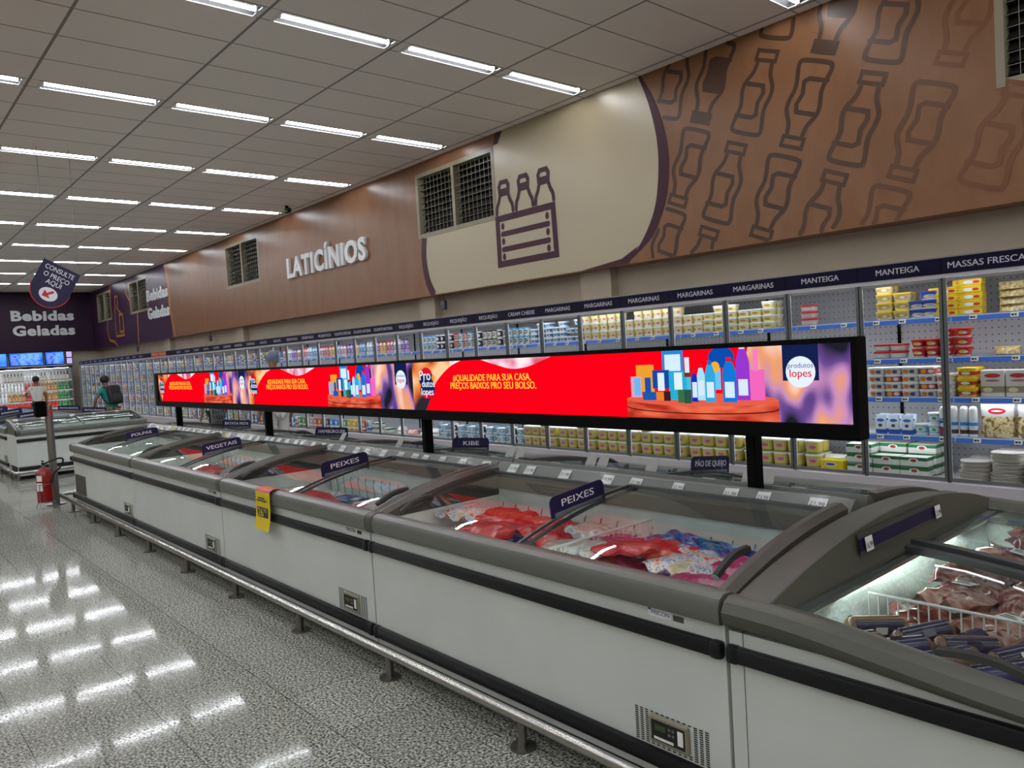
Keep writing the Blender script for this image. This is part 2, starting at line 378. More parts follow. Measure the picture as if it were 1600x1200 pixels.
# ------------------------------------------------------------------ fluorescent fixtures in the ceiling slots
def make_fixture():
    t = thing('ceiling_light', 'x', 'ceiling light', (0, 0, H), 0, 'fluorescent fixtures in the ceiling')
    L = 1.125; a = SW / 2 - 0.001
    r = MB().sheet([[(x, -y, z) for y in (0.003, L - 0.003)] for x, z in ((-a, 0.0), (-a * 0.75, 0.045), (-0.03, 0.07), (0.03, 0.07), (a * 0.75, 0.045), (a, 0.0))], REFL)
    for y in (-0.004, -L + 0.004): r.add([(-a, y, 0), (a, y, 0), (a * .75, y, 0.045), (0.03, y, .07), (-0.03, y, .07), (-a * .75, y, 0.045)], [(0, 1, 2, 3, 4, 5)], REFL)
    r.build('reflector', t)
    f = MB()
    for x in (-a, a - 0.012): f.box(x, x + 0.012, -L, 0, -0.006, 0.0, WHITE)
    for y in (-0.03, -L): f.box(-a, a, y, y + 0.03, -0.006, 0.0, WHITE)
    f.build('frame', t, smooth=0)
    MB().tube([(0, -0.05, 0.012), (0, -L + 0.05, 0.012)], 0.017, TUBEM, 8).build('tube', t)
    for y in (-0.03, -L + 0.05): MB().rbox(-0.018, 0.018, y - 0.02, y, -0.008, 0.06, WHITE2, 0.004, 1).build('lamp_holder', t)
    return t
fx0 = make_fixture(); fxt = tree_of(fx0); first = True
for i, x in enumerate(sorted(ROWX, reverse=True)):
    for j in range(12):
        rown = i - 3
        if rown >= 0: lab = 'fluorescent ceiling light, %s from the mural wall in the %s lamp row from the camera' % (nth(j), nth(rown))
        else: lab = 'fluorescent ceiling light overhead, %s from the mural wall, row %d behind the freezers' % (nth(j), -rown)
        loc = (x, YF1 - 1.245 * j, H)
        if first: fx0.location = loc; fx0['label'] = lab; first = False
        else: dup(fx0, fxt, loc, lab)

# ------------------------------------------------------------------ mural fascia
def vinyl(name, c1, c2, grain=(1, 1, 1), rough=0.28):
    m = mottled(name, [(0.25, c1), (0.75, c2)], 3, rough, stretch=grain); m.node_tree.nodes['Principled BSDF'].inputs['Specular IOR Level'].default_value = 0.22; return m
BROWN = vinyl('brown_woodgrain_vinyl', '7a5438', '886043', (1.5, 1, 0.6), 0.34); PURPLE = vinyl('purple_vinyl', '341833', '3d1d3c', (1, 1, 1), 0.35); PURPLED = vinyl('dark_purple_vinyl', '281228', '2d152e', (1, 1, 1), 0.4)
CREAM = pm('cream_vinyl', 'ac9e82', 0.36); PLUM = pm('plum_print', '452632', 0.45, spec=0.15); ORLINE = pm('orange_line_print', 'a5682c', 0.4)
WB, WT = 3.34, 4.29       # louvre window band
WINS = [(-28.75, -27.0), (-24.9, -23.12), (-17.24, -15.41), (-9.63, -7.80), (-1.97, -0.14)]
SEAM = -21.38
fb = MB()
def fpiece(x0, x1, z0, z1):
    for a, b, m in ((x0, min(x1, SEAM), PURPLE), (max(x0, SEAM), x1, BROWN)):
        if b > a: fb.box(a, b, WY, WY + 0.05, z0, z1, m)
FX0 = -29.6
fpiece(FX0, X1, 2.48, WB); fpiece(FX0, X1, WT, H)
prev = FX0
for a, b in WINS: fpiece(prev, a, WB, WT); prev = b
fpiece(prev, X1, WB, WT)
fb.box(FX0, X1, WY + 0.05, Y1, 2.48, 2.52, BROWN)
struct(fb, 'trim_1', smooth=0)
ff = MB().box(FX0 - 0.05, FX0, Y0, WY, 2.48, H, PURPLED).box(X0, FX0 - 0.05, Y0, WY, 2.48, 2.52, PURPLED)
struct(ff, 'trim_2', smooth=0)
IVORY = pm('ivory_window_frame', '857d66', 0.45); LOUV = pm('dark_louvre', '0f0d09', 0.8); MESH = pm('wire_mesh', '8d8876', 0.5, 0.5)
for k, (a, b) in enumerate(WINS):
    wn = MB(); y = WY - 0.004; mid = (a + b) / 2
    for u in (a, mid - 0.03, b - 0.06): wn.box(u, u + 0.06, y, y + 0.12, WB, WT, IVORY)
    for z in (WB, WT - 0.06): wn.box(a, b, y + 0.001, y + 0.119, z, z + 0.06, IVORY)
    o = struct(wn, 'window_%d' % (k + 1), smooth=0)
    lv = MB().box(a, b, WY + 0.2, WY + 0.22, WB, WT, DARK)
    for s0, s1 in ((a + 0.06, mid - 0.03), (mid + 0.03, b - 0.06)):
        for q in range(9):
            z = WB + 0.09 + q * 0.088
            lv.add([(s0, y + 0.06, z), (s1, y + 0.06, z), (s1, y + 0.13, z + 0.07), (s0, y + 0.13, z + 0.07)], [(0, 1, 2, 3)], LOUV)
    lv.build('louvre_slats', o, smooth=0)
    ms = MB()
    for s0, s1 in ((a + 0.06, mid - 0.03), (mid + 0.03, b - 0.06)):
        for q in range(1, 9): z = WB + 0.06 + q * 0.83 / 9; ms.box(s0, s1, y + 0.03, y + 0.034, z - .002, z + .002, MESH)
        for q in range(1, 9): u = s0 + (s1 - s0) * q / 9; ms.box(u - .002, u + .002, y + 0.03, y + 0.034, WB + .06, WT - .06, MESH)
    ms.build('wire_mesh', o, smooth=0)

def arc(x0, z0, x1, z1, bul, n=14):
    p = []; dx, dz = x1 - x0, z1 - z0; L = sqrt(dx * dx + dz * dz)
    for i in range(n + 1):
        t = i / n; q = bul * 4 * t * (1 - t); p.append((x0 + dx * t - dz / L * q, z0 + dz * t + dx / L * q))
    return p
def smooth_pts(pts, n=6):
    out = []
    for i in range(len(pts) - 1):
        p0 = pts[max(i - 1, 0)]; p1 = pts[i]; p2 = pts[i + 1]; p3 = pts[min(i + 2, len(pts) - 1)]
        for k in range(n):
            t = k / n
            out.append(tuple(0.5 * ((2 * p1[c]) + (-p0[c] + p2[c]) * t + (2 * p0[c] - 5 * p1[c] + 4 * p2[c] - p3[c]) * t * t + (-p0[c] + 3 * p1[c] - 3 * p2[c] + p3[c]) * t ** 3) for c in range(len(p1))))
    return out + [pts[-1]]
d = DR((0, WY, 0))
RIN = smooth_pts([(-5.34, 4.445), (-5.21, 4.1), (-5.13, 3.70), (-5.14, 3.33), (-5.22, 2.99), (-5.42, 2.68), (-5.66, 2.49)])
ROUT = smooth_pts([(-5.30, 4.445), (-5.16, 4.2), (-5.06, 3.94), (-5.0, 3.66), (-4.99, 3.41), (-5.04, 3.12), (-5.15, 2.88), (-5.29, 2.70), (-5.62, 2.49)])
LIN = smooth_pts([(-9.27, 2.49), (-9.40, 2.72), (-9.46, 3.05), (-9.42, 3.335)])
cream = [(-6.0, 4.445)] + RIN + LIN + [(-7.795, 3.335), (-7.795, 4.295), (-7.70, 4.30), (-7.60, 4.445)]
d.poly(cream, CREAM, 0.002)
po = ROUT + RIN[::-1]
for i in range(len(RIN) - 1): d.poly([RIN[i], RIN[i + 1], ROUT[min(int((i + 1) * (len(ROUT) - 1) / (len(RIN) - 1)), len(ROUT) - 1)], ROUT[int(i * (len(ROUT) - 1) / (len(RIN) - 1))]], PLUM, 0.003)
d.poly([(-6.35, 2.485), (-5.6, 2.485), (-5.45, 2.66), (-5.7, 2.55)], PLUM, 0.0035)
d.stroke([(a - 0.06, b) for a, b in LIN], 0.13, PLUM, 0.003, cap=0)
d.poly([(-7.795, 4.30), (-7.70, 4.30), (-7.60, 4.445), (-7.74, 4.445)], PLUM, 0.003)
Z = 0.004; CR = [(-7.79, 3.33), (-6.74, 3.33), (-6.72, 2.74), (-7.79, 2.74)]
d.stroke(CR, 0.085, PLUM, Z, closed=True, cap=12)
for z in (3.125, 2.925): d.stroke([(-7.70, z), (-6.84, z)], 0.07, PLUM, Z, cap=12)
for z in (3.225, 3.03, 2.83):
    for x in (-7.69, -6.85): d.disc(x, z, 0.033, 0.045, PLUM, Z)
for cx in (-7.63, -7.25, -6.88):
    d.stroke([(cx - 0.08, 3.64), (cx - 0.09, 3.74), (cx - 0.06, 3.79), (cx + 0.06, 3.79), (cx + 0.09, 3.74), (cx + 0.08, 3.64)], 0.06, PLUM, Z, closed=True, cap=10)
    d.rect(cx - 0.085, 3.62, cx + 0.085, 3.71, PLUM, Z)
    for sg in (-1, 1):
        d.stroke(smooth_pts([(cx + sg * 0.085, 3.62), (cx + sg * 0.11, 3.55), (cx + sg * 0.15, 3.48), (cx + sg * 0.16, 3.40)], 3), 0.055, PLUM, Z, cap=10)
tag(d.build('crate_mural', smooth=0), 'cream wall mural with a plum outline of three bottles in a slatted crate', 'mural')
# tan panel with a repeating bottle outline
BT = [pm('bottle_print_%d' % i, c, 0.34, spec=0.22) for i, c in enumerate(('4a3427', '553d2c', '674632', '744c32'))]
def inside(x, z):
    if not (2.492 < z < 4.44): return False
    zz = [p for p in ROUT]; q = min(zz, key=lambda p: abs(p[1] - z)); return x > q[0] + 0.03
def dense(pts, closed=False, st=0.02):
    out = []; n = len(pts)
    for i in range(n if closed else n - 1):
        a, b = pts[i], pts[(i + 1) % n]; L = sqrt((b[0] - a[0]) ** 2 + (b[1] - a[1]) ** 2); k = max(1, int(L / st))
        out += [(a[0] + (b[0] - a[0]) * j / k, a[1] + (b[1] - a[1]) * j / k) for j in range(k)]
    return out + [pts[0] if closed else pts[-1]]
d = DR((0, WY, 0))
def bottle(base, cap, m, solid=False):
    bx, bz = base; dx, dz = cap[0] - bx, cap[1] - bz; L = sqrt(dx * dx + dz * dz); ax = (dx / L, dz / L); q = (ax[1], -ax[0])
    k = L / 0.71
    T = lambda p: (bx + q[0] * p[0] * k + ax[0] * p[1] * k, bz + q[1] * p[0] * k + ax[1] * p[1] * k)
    def st(pts, closed=False, wd=0.047):
        run = []
        if closed and all(inside(*T(p)) for p in pts): d.stroke([T(p) for p in pts], wd * k, m, 0.002, closed=True); return
        for p in dense([T(p) for p in pts], closed):
            if inside(*p): run.append(p)
            else:
                if len(run) > 1: d.stroke(run, wd * k, m, 0.002, cap=6)
                run = []
        if len(run) > 1: d.stroke(run, wd * k, m, 0.002, cap=6)
    body = smooth_pts([(-0.075, 0.60), (-0.09, 0.52), (-0.145, 0.42), (-0.15, 0.34), (-0.125, 0.22), (-0.155, 0.06)], 4) + smooth_pts([(-0.155, 0.04), (-0.12, 0.0), (0.12, 0.0), (0.155, 0.04)], 4) + smooth_pts([(0.155, 0.06), (0.125, 0.22), (0.15, 0.34), (0.145, 0.42), (0.09, 0.52), (0.075, 0.60)], 4)
    st(body, False, 0.04)
    st([(-0.10, 0.63), (0.10, 0.63), (0.10, 0.71), (-0.10, 0.71)], True, 0.035)
    st([(-0.15, 0.14), (0.02, 0.14), (0.06, 0.17), (0.04, 0.27), (0.07, 0.36), (0.05, 0.42), (-0.12, 0.42)], False, 0.04)
    if solid:
        for yy in [0.16 + 0.03 * i for i in range(9)]: st([(-0.11, yy), (0.05, yy)], False, 0.05)
        st([(-0.06, 0.67), (0.06, 0.67)], False, 0.06)
for b, c, k, so in [((-4.09, 3.54), (-3.81, 4.22), 0, 0), ((-3.35, 3.98), (-3.63, 3.30), 0, 0), ((-3.14, 3.05), (-2.86, 3.73), 1, 0), ((-2.39, 3.50), (-2.68, 2.82), 2, 0), ((-4.46, 2.77), (-4.18, 3.46), 0, 0),
                    ((-3.69, 3.22), (-3.98, 2.53), 0, 0), ((-4.63, 3.70), (-4.92, 3.01), 0, 0), ((-3.51, 2.30), (-3.22, 2.98), 1, 0), ((-2.75, 2.75), (-3.03, 2.08), 2, 0), ((-4.30, 4.46), (-4.59, 3.77), 0, 1),
                    ((-3.0, 4.72), (-3.29, 4.04), 0, 1), ((-2.80, 3.81), (-2.52, 4.48), 1, 0), ((-5.0, 3.93), (-4.72, 4.62), 0, 0), ((-4.96, 2.95), (-5.25, 2.27), 0, 0), ((-4.81, 2.02), (-4.53, 2.70), 0, 0), ((-3.74, 4.32), (-3.46, 5.0), 0, 0),
                    ((-2.0, 4.3), (-2.29, 3.62), 3, 0), ((-2.1, 2.65), (-1.8, 3.33), 3, 0), ((-4.0, 2.42), (-4.29, 1.76), 0, 0)]:
    bottle(b, c, BT[k], so)
tag(d.build('bottle_pattern_mural', smooth=0), 'brown wall mural with tilted rows of darker milk bottle outlines', 'mural')
# purple drinks mural
d = DR((0, WY, 0))
sm = smooth_pts([(-21.50, 4.445), (-21.40, 4.1), (-21.30, 3.7), (-21.34, 3.3), (-21.22, 2.9), (-21.14, 2.49)])
for i in range(len(sm) - 1):
    (a0, b0), (a1, b1) = sm[i], sm[i + 1]
    d.poly([(SEAM - 0.14, b0), (a0, b0), (a1, b1), (SEAM - 0.14, b1)][::-1], PURPLE, 0.002)
    d.poly([(a0, b0), (a0 + 0.17, b0), (a1 + 0.17, b1), (a1, b1)][::-1], ORLINE, 0.003)
for pts in ([(-26.95, 4.40), (-26.98, 4.2)], [(-27.55, 3.30), (-27.62, 3.0), (-27.45, 2.72), (-26.9, 2.62), (-26.6, 2.49)], [(-25.35, 4.30), (-25.2, 4.0), (-24.95, 3.8)], [(-24.2, 3.3), (-24.24, 2.9), (-24.3, 2.50)]):
    d.stroke(smooth_pts(pts, 5), 0.09, ORLINE, 0.003)
d.stroke([(-26.5, 4.02), (-26.2, 4.0), (-26.2, 3.78), (-26.34, 3.66), (-26.05, 3.5), (-25.75, 3.4), (-25.72, 2.78), (-26.62, 2.78), (-26.62, 3.6), (-26.5, 3.72)], 0.07, ORLINE, 0.003, closed=True)
d.stroke([(-26.15, 3.42), (-25.75, 3.42), (-25.75, 2.9), (-26.15, 2.9)], 0.07, ORLINE, 0.003, closed=True)
tag(d.build('drinks_mural', smooth=0), 'purple wall mural with orange bottle outline and curved lines near the far corner', 'mural')
SIGNW = pm('white_acrylic_letters', 'd4d6d6', 0.4)
d = DR((0, WY - 0.002, 0)); d.text('LATICÍNIOS', -14.05, 3.25, 0.50, SIGNW, 0, bold=0.04, width=2.95, th=0.05)
tag(d.build('wall_lettering', smooth=0), 'raised white LATICÍNIOS letters on the brown mural wall', 'sign')
d = DR((0, WY - 0.002, 0)); d.text('Bebidas', -23.15, 3.58, 0.42, SIGNW, 0, bold=0.035, width=1.85, th=0.02); d.text('Geladas', -23.15, 3.08, 0.42, SIGNW, 0, bold=0.035, width=1.85, th=0.02)
tag(d.build('wall_lettering', smooth=0), 'raised white Bebidas Geladas letters on the purple side wall mural', 'sign')
d = DR((FX0 + 0.002, 0, 0), (0, 1, 0), (0, 0, 1)); d.text('Bebidas', 4.30, 3.52, 0.44, SIGNW, 0, bold=0.04, width=1.82, th=0.05); d.text('Geladas', 4.32, 3.03, 0.44, SIGNW, 0, bold=0.04, width=1.80, th=0.05)
tag(d.build('wall_lettering', smooth=0), 'raised white Bebidas Geladas letters on the dark purple end wall', 'sign')
# small fittings on the wall under the mural and a camera by the ceiling
for (x, z, lab) in ((-9.3, 2.33, 'small grey junction box hanging below the plum edge of the crate mural'), (-1.72, 2.30, 'small grey junction box under the tan bottle mural by the photo edge'), (-18.9, 2.32, 'small grey junction box under the LATICÍNIOS mural'), (-25.0, 2.3, 'small grey junction box under the purple mural')):
    m = MB().rbox(x - 0.05, x + 0.05, WY + 0.12, WY + 0.17, z - 0.07, z + 0.07, ALUD, 0.008).tube([(x, WY + 0.145, z + 0.06), (x + 0.02, WY + 0.145, z + 0.18)], 0.006, BLACK, 6)
    tag(m.build('junction_box'), lab, 'junction box', 'junction boxes on the wall')
t = thing('security_camera', 'small dark security camera on the ceiling beside the brown mural wall', 'camera', (-13.2, 6.3, H))
MB().cyl(0, 0, -0.05, 0, 0.03, BLACKM).build('bracket', t); MB().rbox(-0.05, 0.12, -0.035, 0.035, -0.13, -0.05, BLACKM, 0.015).build('housing', t); MB().tube([(0.12, 0, -0.09), (0.14, 0, -0.09)], 0.025, ALUD, 10).build('lens', t)
# ------------------------------------------------------------------ LED screen above the freezers
def screen_photo(name, stops, scale, st=SCREEN, stretch=(1, 1, 1)):
    m = bpy.data.materials.new(name); m.use_nodes = True; nt = m.node_tree; nt.nodes.clear()
    tc = N(nt, 'ShaderNodeTexCoord'); mp = N(nt, 'ShaderNodeMapping'); mp.inputs['Scale'].default_value = stretch
    no = N(nt, 'ShaderNodeTexNoise'); no.inputs['Scale'].default_value = scale; no.inputs['Detail'].default_value = 1
    cr = N(nt, 'ShaderNodeValToRGB'); e = cr.color_ramp.elements
    while len(e) < len(stops): e.new(0.5)
    for i, (p, c) in enumerate(stops): e[i].position = p; e[i].color = lin(c)
    em_ = N(nt, 'ShaderNodeEmission'); em_.inputs[1].default_value = st; o = N(nt, 'ShaderNodeOutputMaterial')
    L = nt.links.new
    L(tc.outputs['Object'], mp.inputs[0]); L(mp.outputs[0], no.inputs['Vector']); L(no.outputs['Fac'], cr.inputs[0]); L(cr.outputs[0], em_.inputs[0]); L(em_.outputs[0], o.inputs[0])
    return m
SC = {}
def sc(c):
    if c not in SC: SC[c] = em('screen_' + c, c, SCREEN)
    return SC[c]
BLUR = screen_photo('screen_blurred_shop', [(0.30, '20202c'), (0.42, '6a4a92'), (0.50, 'c98fc0'), (0.58, 'f0a070'), (0.70, 'ffd9c8')], 4.5, stretch=(1.6, 1, 0.8))
BLURP = screen_photo('screen_pale_blur', [(0.35, 'e0607a'), (0.5, 'f4b6cc'), (0.65, 'fff0f4')], 9)
BLURO = screen_photo('screen_orange_blur', [(0.35, '302838'), (0.45, 'e07038'), (0.58, 'f8a868'), (0.68, 'ffd0a0')], 5)
TABLE = screen_photo('screen_red_wood', [(0.35, 'b03020'), (0.5, 'd85038'), (0.65, 'f07050')], 7, stretch=(1, 1, 3))
RED = sc('ff0018')
led = thing('led_screen', 'long black framed LED screen showing red adverts above the freezer island', 'screen', (-5.73, 2.96, 1.17))
sub = (-5.73, 2.96, 1.17)
LX0, LX1, LZ0, LZ1 = -10.06, -1.352, 1.176, 1.577
fr = MB()
SX0, SX1, SZ0, SZ1 = -9.965, -1.375, 1.238, 1.556
fr.rbox(LX0, LX1, 2.925, 2.992, LZ0, LZ1, BLACKM, 0.004, 1)
fr.box(LX0, LX1, 2.906, 2.93, SZ1, LZ1, BLACKM).box(LX0, LX1, 2.906, 2.93, LZ0, SZ0, BLACKM).box(LX0, SX0, 2.906, 2.93, SZ0, SZ1, BLACKM).box(SX1, LX1, 2.906, 2.93, SZ0, SZ1, BLACKM)
fr.build('frame', led, sub=sub)
for x in (-1.865, -4.375, -6.98, -9.53):
    MB().rbox(x - 0.022, x + 0.022, 2.967, 3.033, 0.0, LZ0 + 0.05, BLACKM, 0.004, 1).build('post', led, sub=sub)
d = DR((0, 2.9245, 0)); z0, z1 = SZ0, SZ1
def ad(s0, s1, xl, t0, t1, b0, b1, xb):
    d.rect(s0, z0, s1, z1, BLUR, 0)
    d.rect(s0, z0, min(xl + 0.28, s1), z1, BLURO, 0.0003)
    k = t0 - xl; W = lambda f: xl + f * (t1 - xl)
    d.rect(W(0.25), z1 - 0.08, W(1.2), z1, BLURP, 0.0006)
    rl = smooth_pts([(W(-0.02), z0), (W(0.02), 1.30), (W(0.10), 1.42), (W(0.24), 1.515), (W(0.36), z1)], 5)
    top = smooth_pts([(W(0.55), z1), (W(0.69), 1.52), (W(0.82), 1.495), (W(0.95), 1.505), (W(1.06), 1.535), (W(1.13), z1)], 5)
    re = b1 - 0.3 * (b1 - b0)
    # red field as two polygons so the wave at the top stays open
    xs = [p[0] for p in top]
    lo = [(W(0.36), z0)] + [(re, z0), (re, z1)] + top[::-1] + [(W(0.36), z1)]
    d.poly(lo, RED, 0.0009); d.poly(rl + [(W(0.36), z0)], RED, 0.0009)
    d.poly([(re, z0), (re + 0.03, z0), (re + 0.11, z1), (re, z1)], RED, 0.0010)
    # badge on its blue flag
    d.rect(xb - 0.078, 1.41, xb + 0.078, z1, sc('14204e'), 0.0012); d.disc(xb, 1.445, 0.064, 0.064, sc('e8f4ff'), 0.0015)
    d.text('produtos', xb, 1.462, 0.030, sc('2a4a90'), 0.0018, 'c'); d.text('lopes', xb, 1.425, 0.046, sc('e8103c'), 0.0018, 'c', bold=0.03)
    # round logo
    d.disc(xl, 1.465, 0.068, 0.056, sc('e01028'), 0.0014); d.disc(xl + 0.005, 1.385, 0.085, 0.075, sc('1a2458'), 0.0016); d.rect(xl - 0.085, 1.40, xl + 0.07, 1.475, sc('1a2458'), 0.0016)
    d.disc(xl, 1.335, 0.055, 0.02, sc('e01028'), 0.0017)
    for t, dx, zz, s in (('Pro', -0.078, 1.438, 0.092), ('dutos', -0.055, 1.392, 0.066), ('lopes', -0.065, 1.338, 0.068)): d.text(t, xl + dx, zz, s, sc('eaf4ff'), 0.002, bold=0.04)
    for dx, zz in ((0.075, 1.452), (-0.085, 1.40)): d.disc(xl + dx, zz, 0.016, 0.02, sc('f09030'), 0.002, 12)
    d.text('#QUALIDADE PARA SUA CASA,', t0 + 0.02, 1.428, 0.058, sc('ffd040'), 0.0014, bold=0.055, width=(t1 - t0) * 0.93)
    d.text('PREÇOS BAIXOS PRO SEU BOLSO.', t0 - 0.01, 1.380, 0.058, sc('ffd040'), 0.0014, bold=0.055, width=(t1 - t0) * 1.02)
    # round red table with packs
    c = (b0 + b1) / 2; r = (b1 - b0) / 2
    d.poly([(b0, z0), (b1, z0), (b1, 1.325), (b0, 1.325)], TABLE, 0.0012); d.disc(c, 1.328, r, 0.03, sc('e86048'), 0.0014, 32)
    d.stroke([(c - r * cos(a), 1.292 - 0.028 * sin(a)) for a in [pi * i / 16 for i in range(17)]], 0.005, sc('501810'), 0.0016, cap=0)
    U = lambda p: b0 + (p - 115) / 1360 * (b1 - b0); ZZ = lambda p: 1.318 + (545 - p) * 0.00053
    it = [(490, 690, 95, 280, '2c8ad8'), (515, 665, 130, 275, 'd8f0ff'), (225, 405, 215, 460, 'f0a030'), (165, 275, 320, 510, 'd8a8c8'), (200, 265, 335, 495, '70b8f0'), (310, 370, 330, 480, '1c50a8'), (390, 555, 265, 430, '1848a0'), (440, 505, 290, 450, 'e0f0fc'),
          (550, 715, 280, 530, '28b0d8'), (600, 675, 290, 440, 'e4f4fc'), (285, 420, 460, 535, '1c58b0'), (420, 495, 460, 535, 'f08028'), (495, 560, 455, 540, '401c20'), (630, 690, 440, 555, '3c7048'), (690, 755, 440, 560, '285848'), (715, 755, 320, 440, '48c0e0'),
          (960, 1020, 220, 440, '70c8f0'), (1260, 1375, 280, 525, 'f468c0'), (1290, 1330, 120, 290, 'f880c8')]
    for a0, a1, p0, p1, col in it: d.rect(U(a0), ZZ(p1), U(a1), ZZ(p0), sc(col), 0.0018 + 0.0001 * it.index((a0, a1, p0, p1, col)))
    k = 0.004
    d.disc(U(1030), ZZ(170), (U(1150) - U(930)) / 2, 0.048, sc('0c4cb0'), k - 0.0002); d.rect(U(935), ZZ(215), U(1000), ZZ(165), sc('0c4cb0'), k - 0.0002); d.disc(U(975), ZZ(250), (U(1020) - U(940)) / 2, 0.024, sc('f8b030'), k)
    for a0, a1, p0, p1, col, cp in ((1035, 1150, 210, 545, '1478d8', 'e81830'), (1150, 1260, 110, 525, '9838d0', 'd8d0f0'), (760, 820, 300, 545, '1830b8', 'd81830'), (815, 885, 255, 530, 'a8e4f8', 'd02030'), (885, 975, 230, 545, '30a8e0', '1c70c0'), (700, 760, 240, 330, '703820', 'f0e0d0')):
        a, b_ = U(a0), U(a1); q0, q1 = ZZ(p1), ZZ(p0)
        d.poly([(a, q0), (b_, q0), (b_, q1 - 0.25 * (q1 - q0)), (a + (b_ - a) * .75, q1), (a + (b_ - a) * .25, q1), (a, q1 - 0.25 * (q1 - q0))], sc(col), k)
        d.rect(a + (b_ - a) * .3, q1, a + (b_ - a) * .7, q1 + 0.02, sc(cp), k + 0.0003); d.rect(a + (b_ - a) * .15, q0 + 0.02, a + (b_ - a) * .85, q0 + 0.09, sc('d8ecff'), k + 0.0003); k += 0.0005
ad(-4.40, SX1, -4.235, -3.961, -3.175, -2.511, -1.691, -1.591)
ad(-7.22, -4.40, -7.09, -6.787, -5.967, -5.628, -4.825, -4.545)
ad(SX0, -7.22, -9.847, -9.561, -8.786, -8.423, -7.622, -7.362)
d.build('display', led, sub=sub, smooth=0)

# ------------------------------------------------------------------ chest freezers
HANDLE = pm('dark_handle', '262825', 0.5)
FRAMEB = pm('brown_grey_frame', '4e4a44', 0.35)
def zarch(y): return 0.925 - 0.145 * (abs(y - 1.0) / 0.93) ** 2.2
def price_tags(parent, L, n, seed, txt, yellow=()):
    """white cards standing in the sloped rail along the back of the lids"""
    rnd = random.Random(seed)
    for i in range(n):
        x = L * (i + 0.5) / n + rnd.uniform(-0.06, 0.06)
        d = DR((x, 0.885, 0.897), (1, 0, 0), (0, 0.70, 0.714))
        t = rnd.uniform(-0.06, 0.06); wd = rnd.choice((0.07, 0.075, 0.06))
        d.slab([(-wd / 2, -0.004), (wd / 2, -0.004 + t * wd), (wd / 2, 0.052 + t * wd), (-wd / 2, 0.052)], YEL if i in yellow else TAG, 0.004, 0.0055)
        if txt: d.text(txt[i % len(txt)], -wd * .42, 0.016, 0.026, TAGTXT, 0.006, bold=0.02, width=wd * 0.84)
        d.build('price_tag', parent, smooth=0)
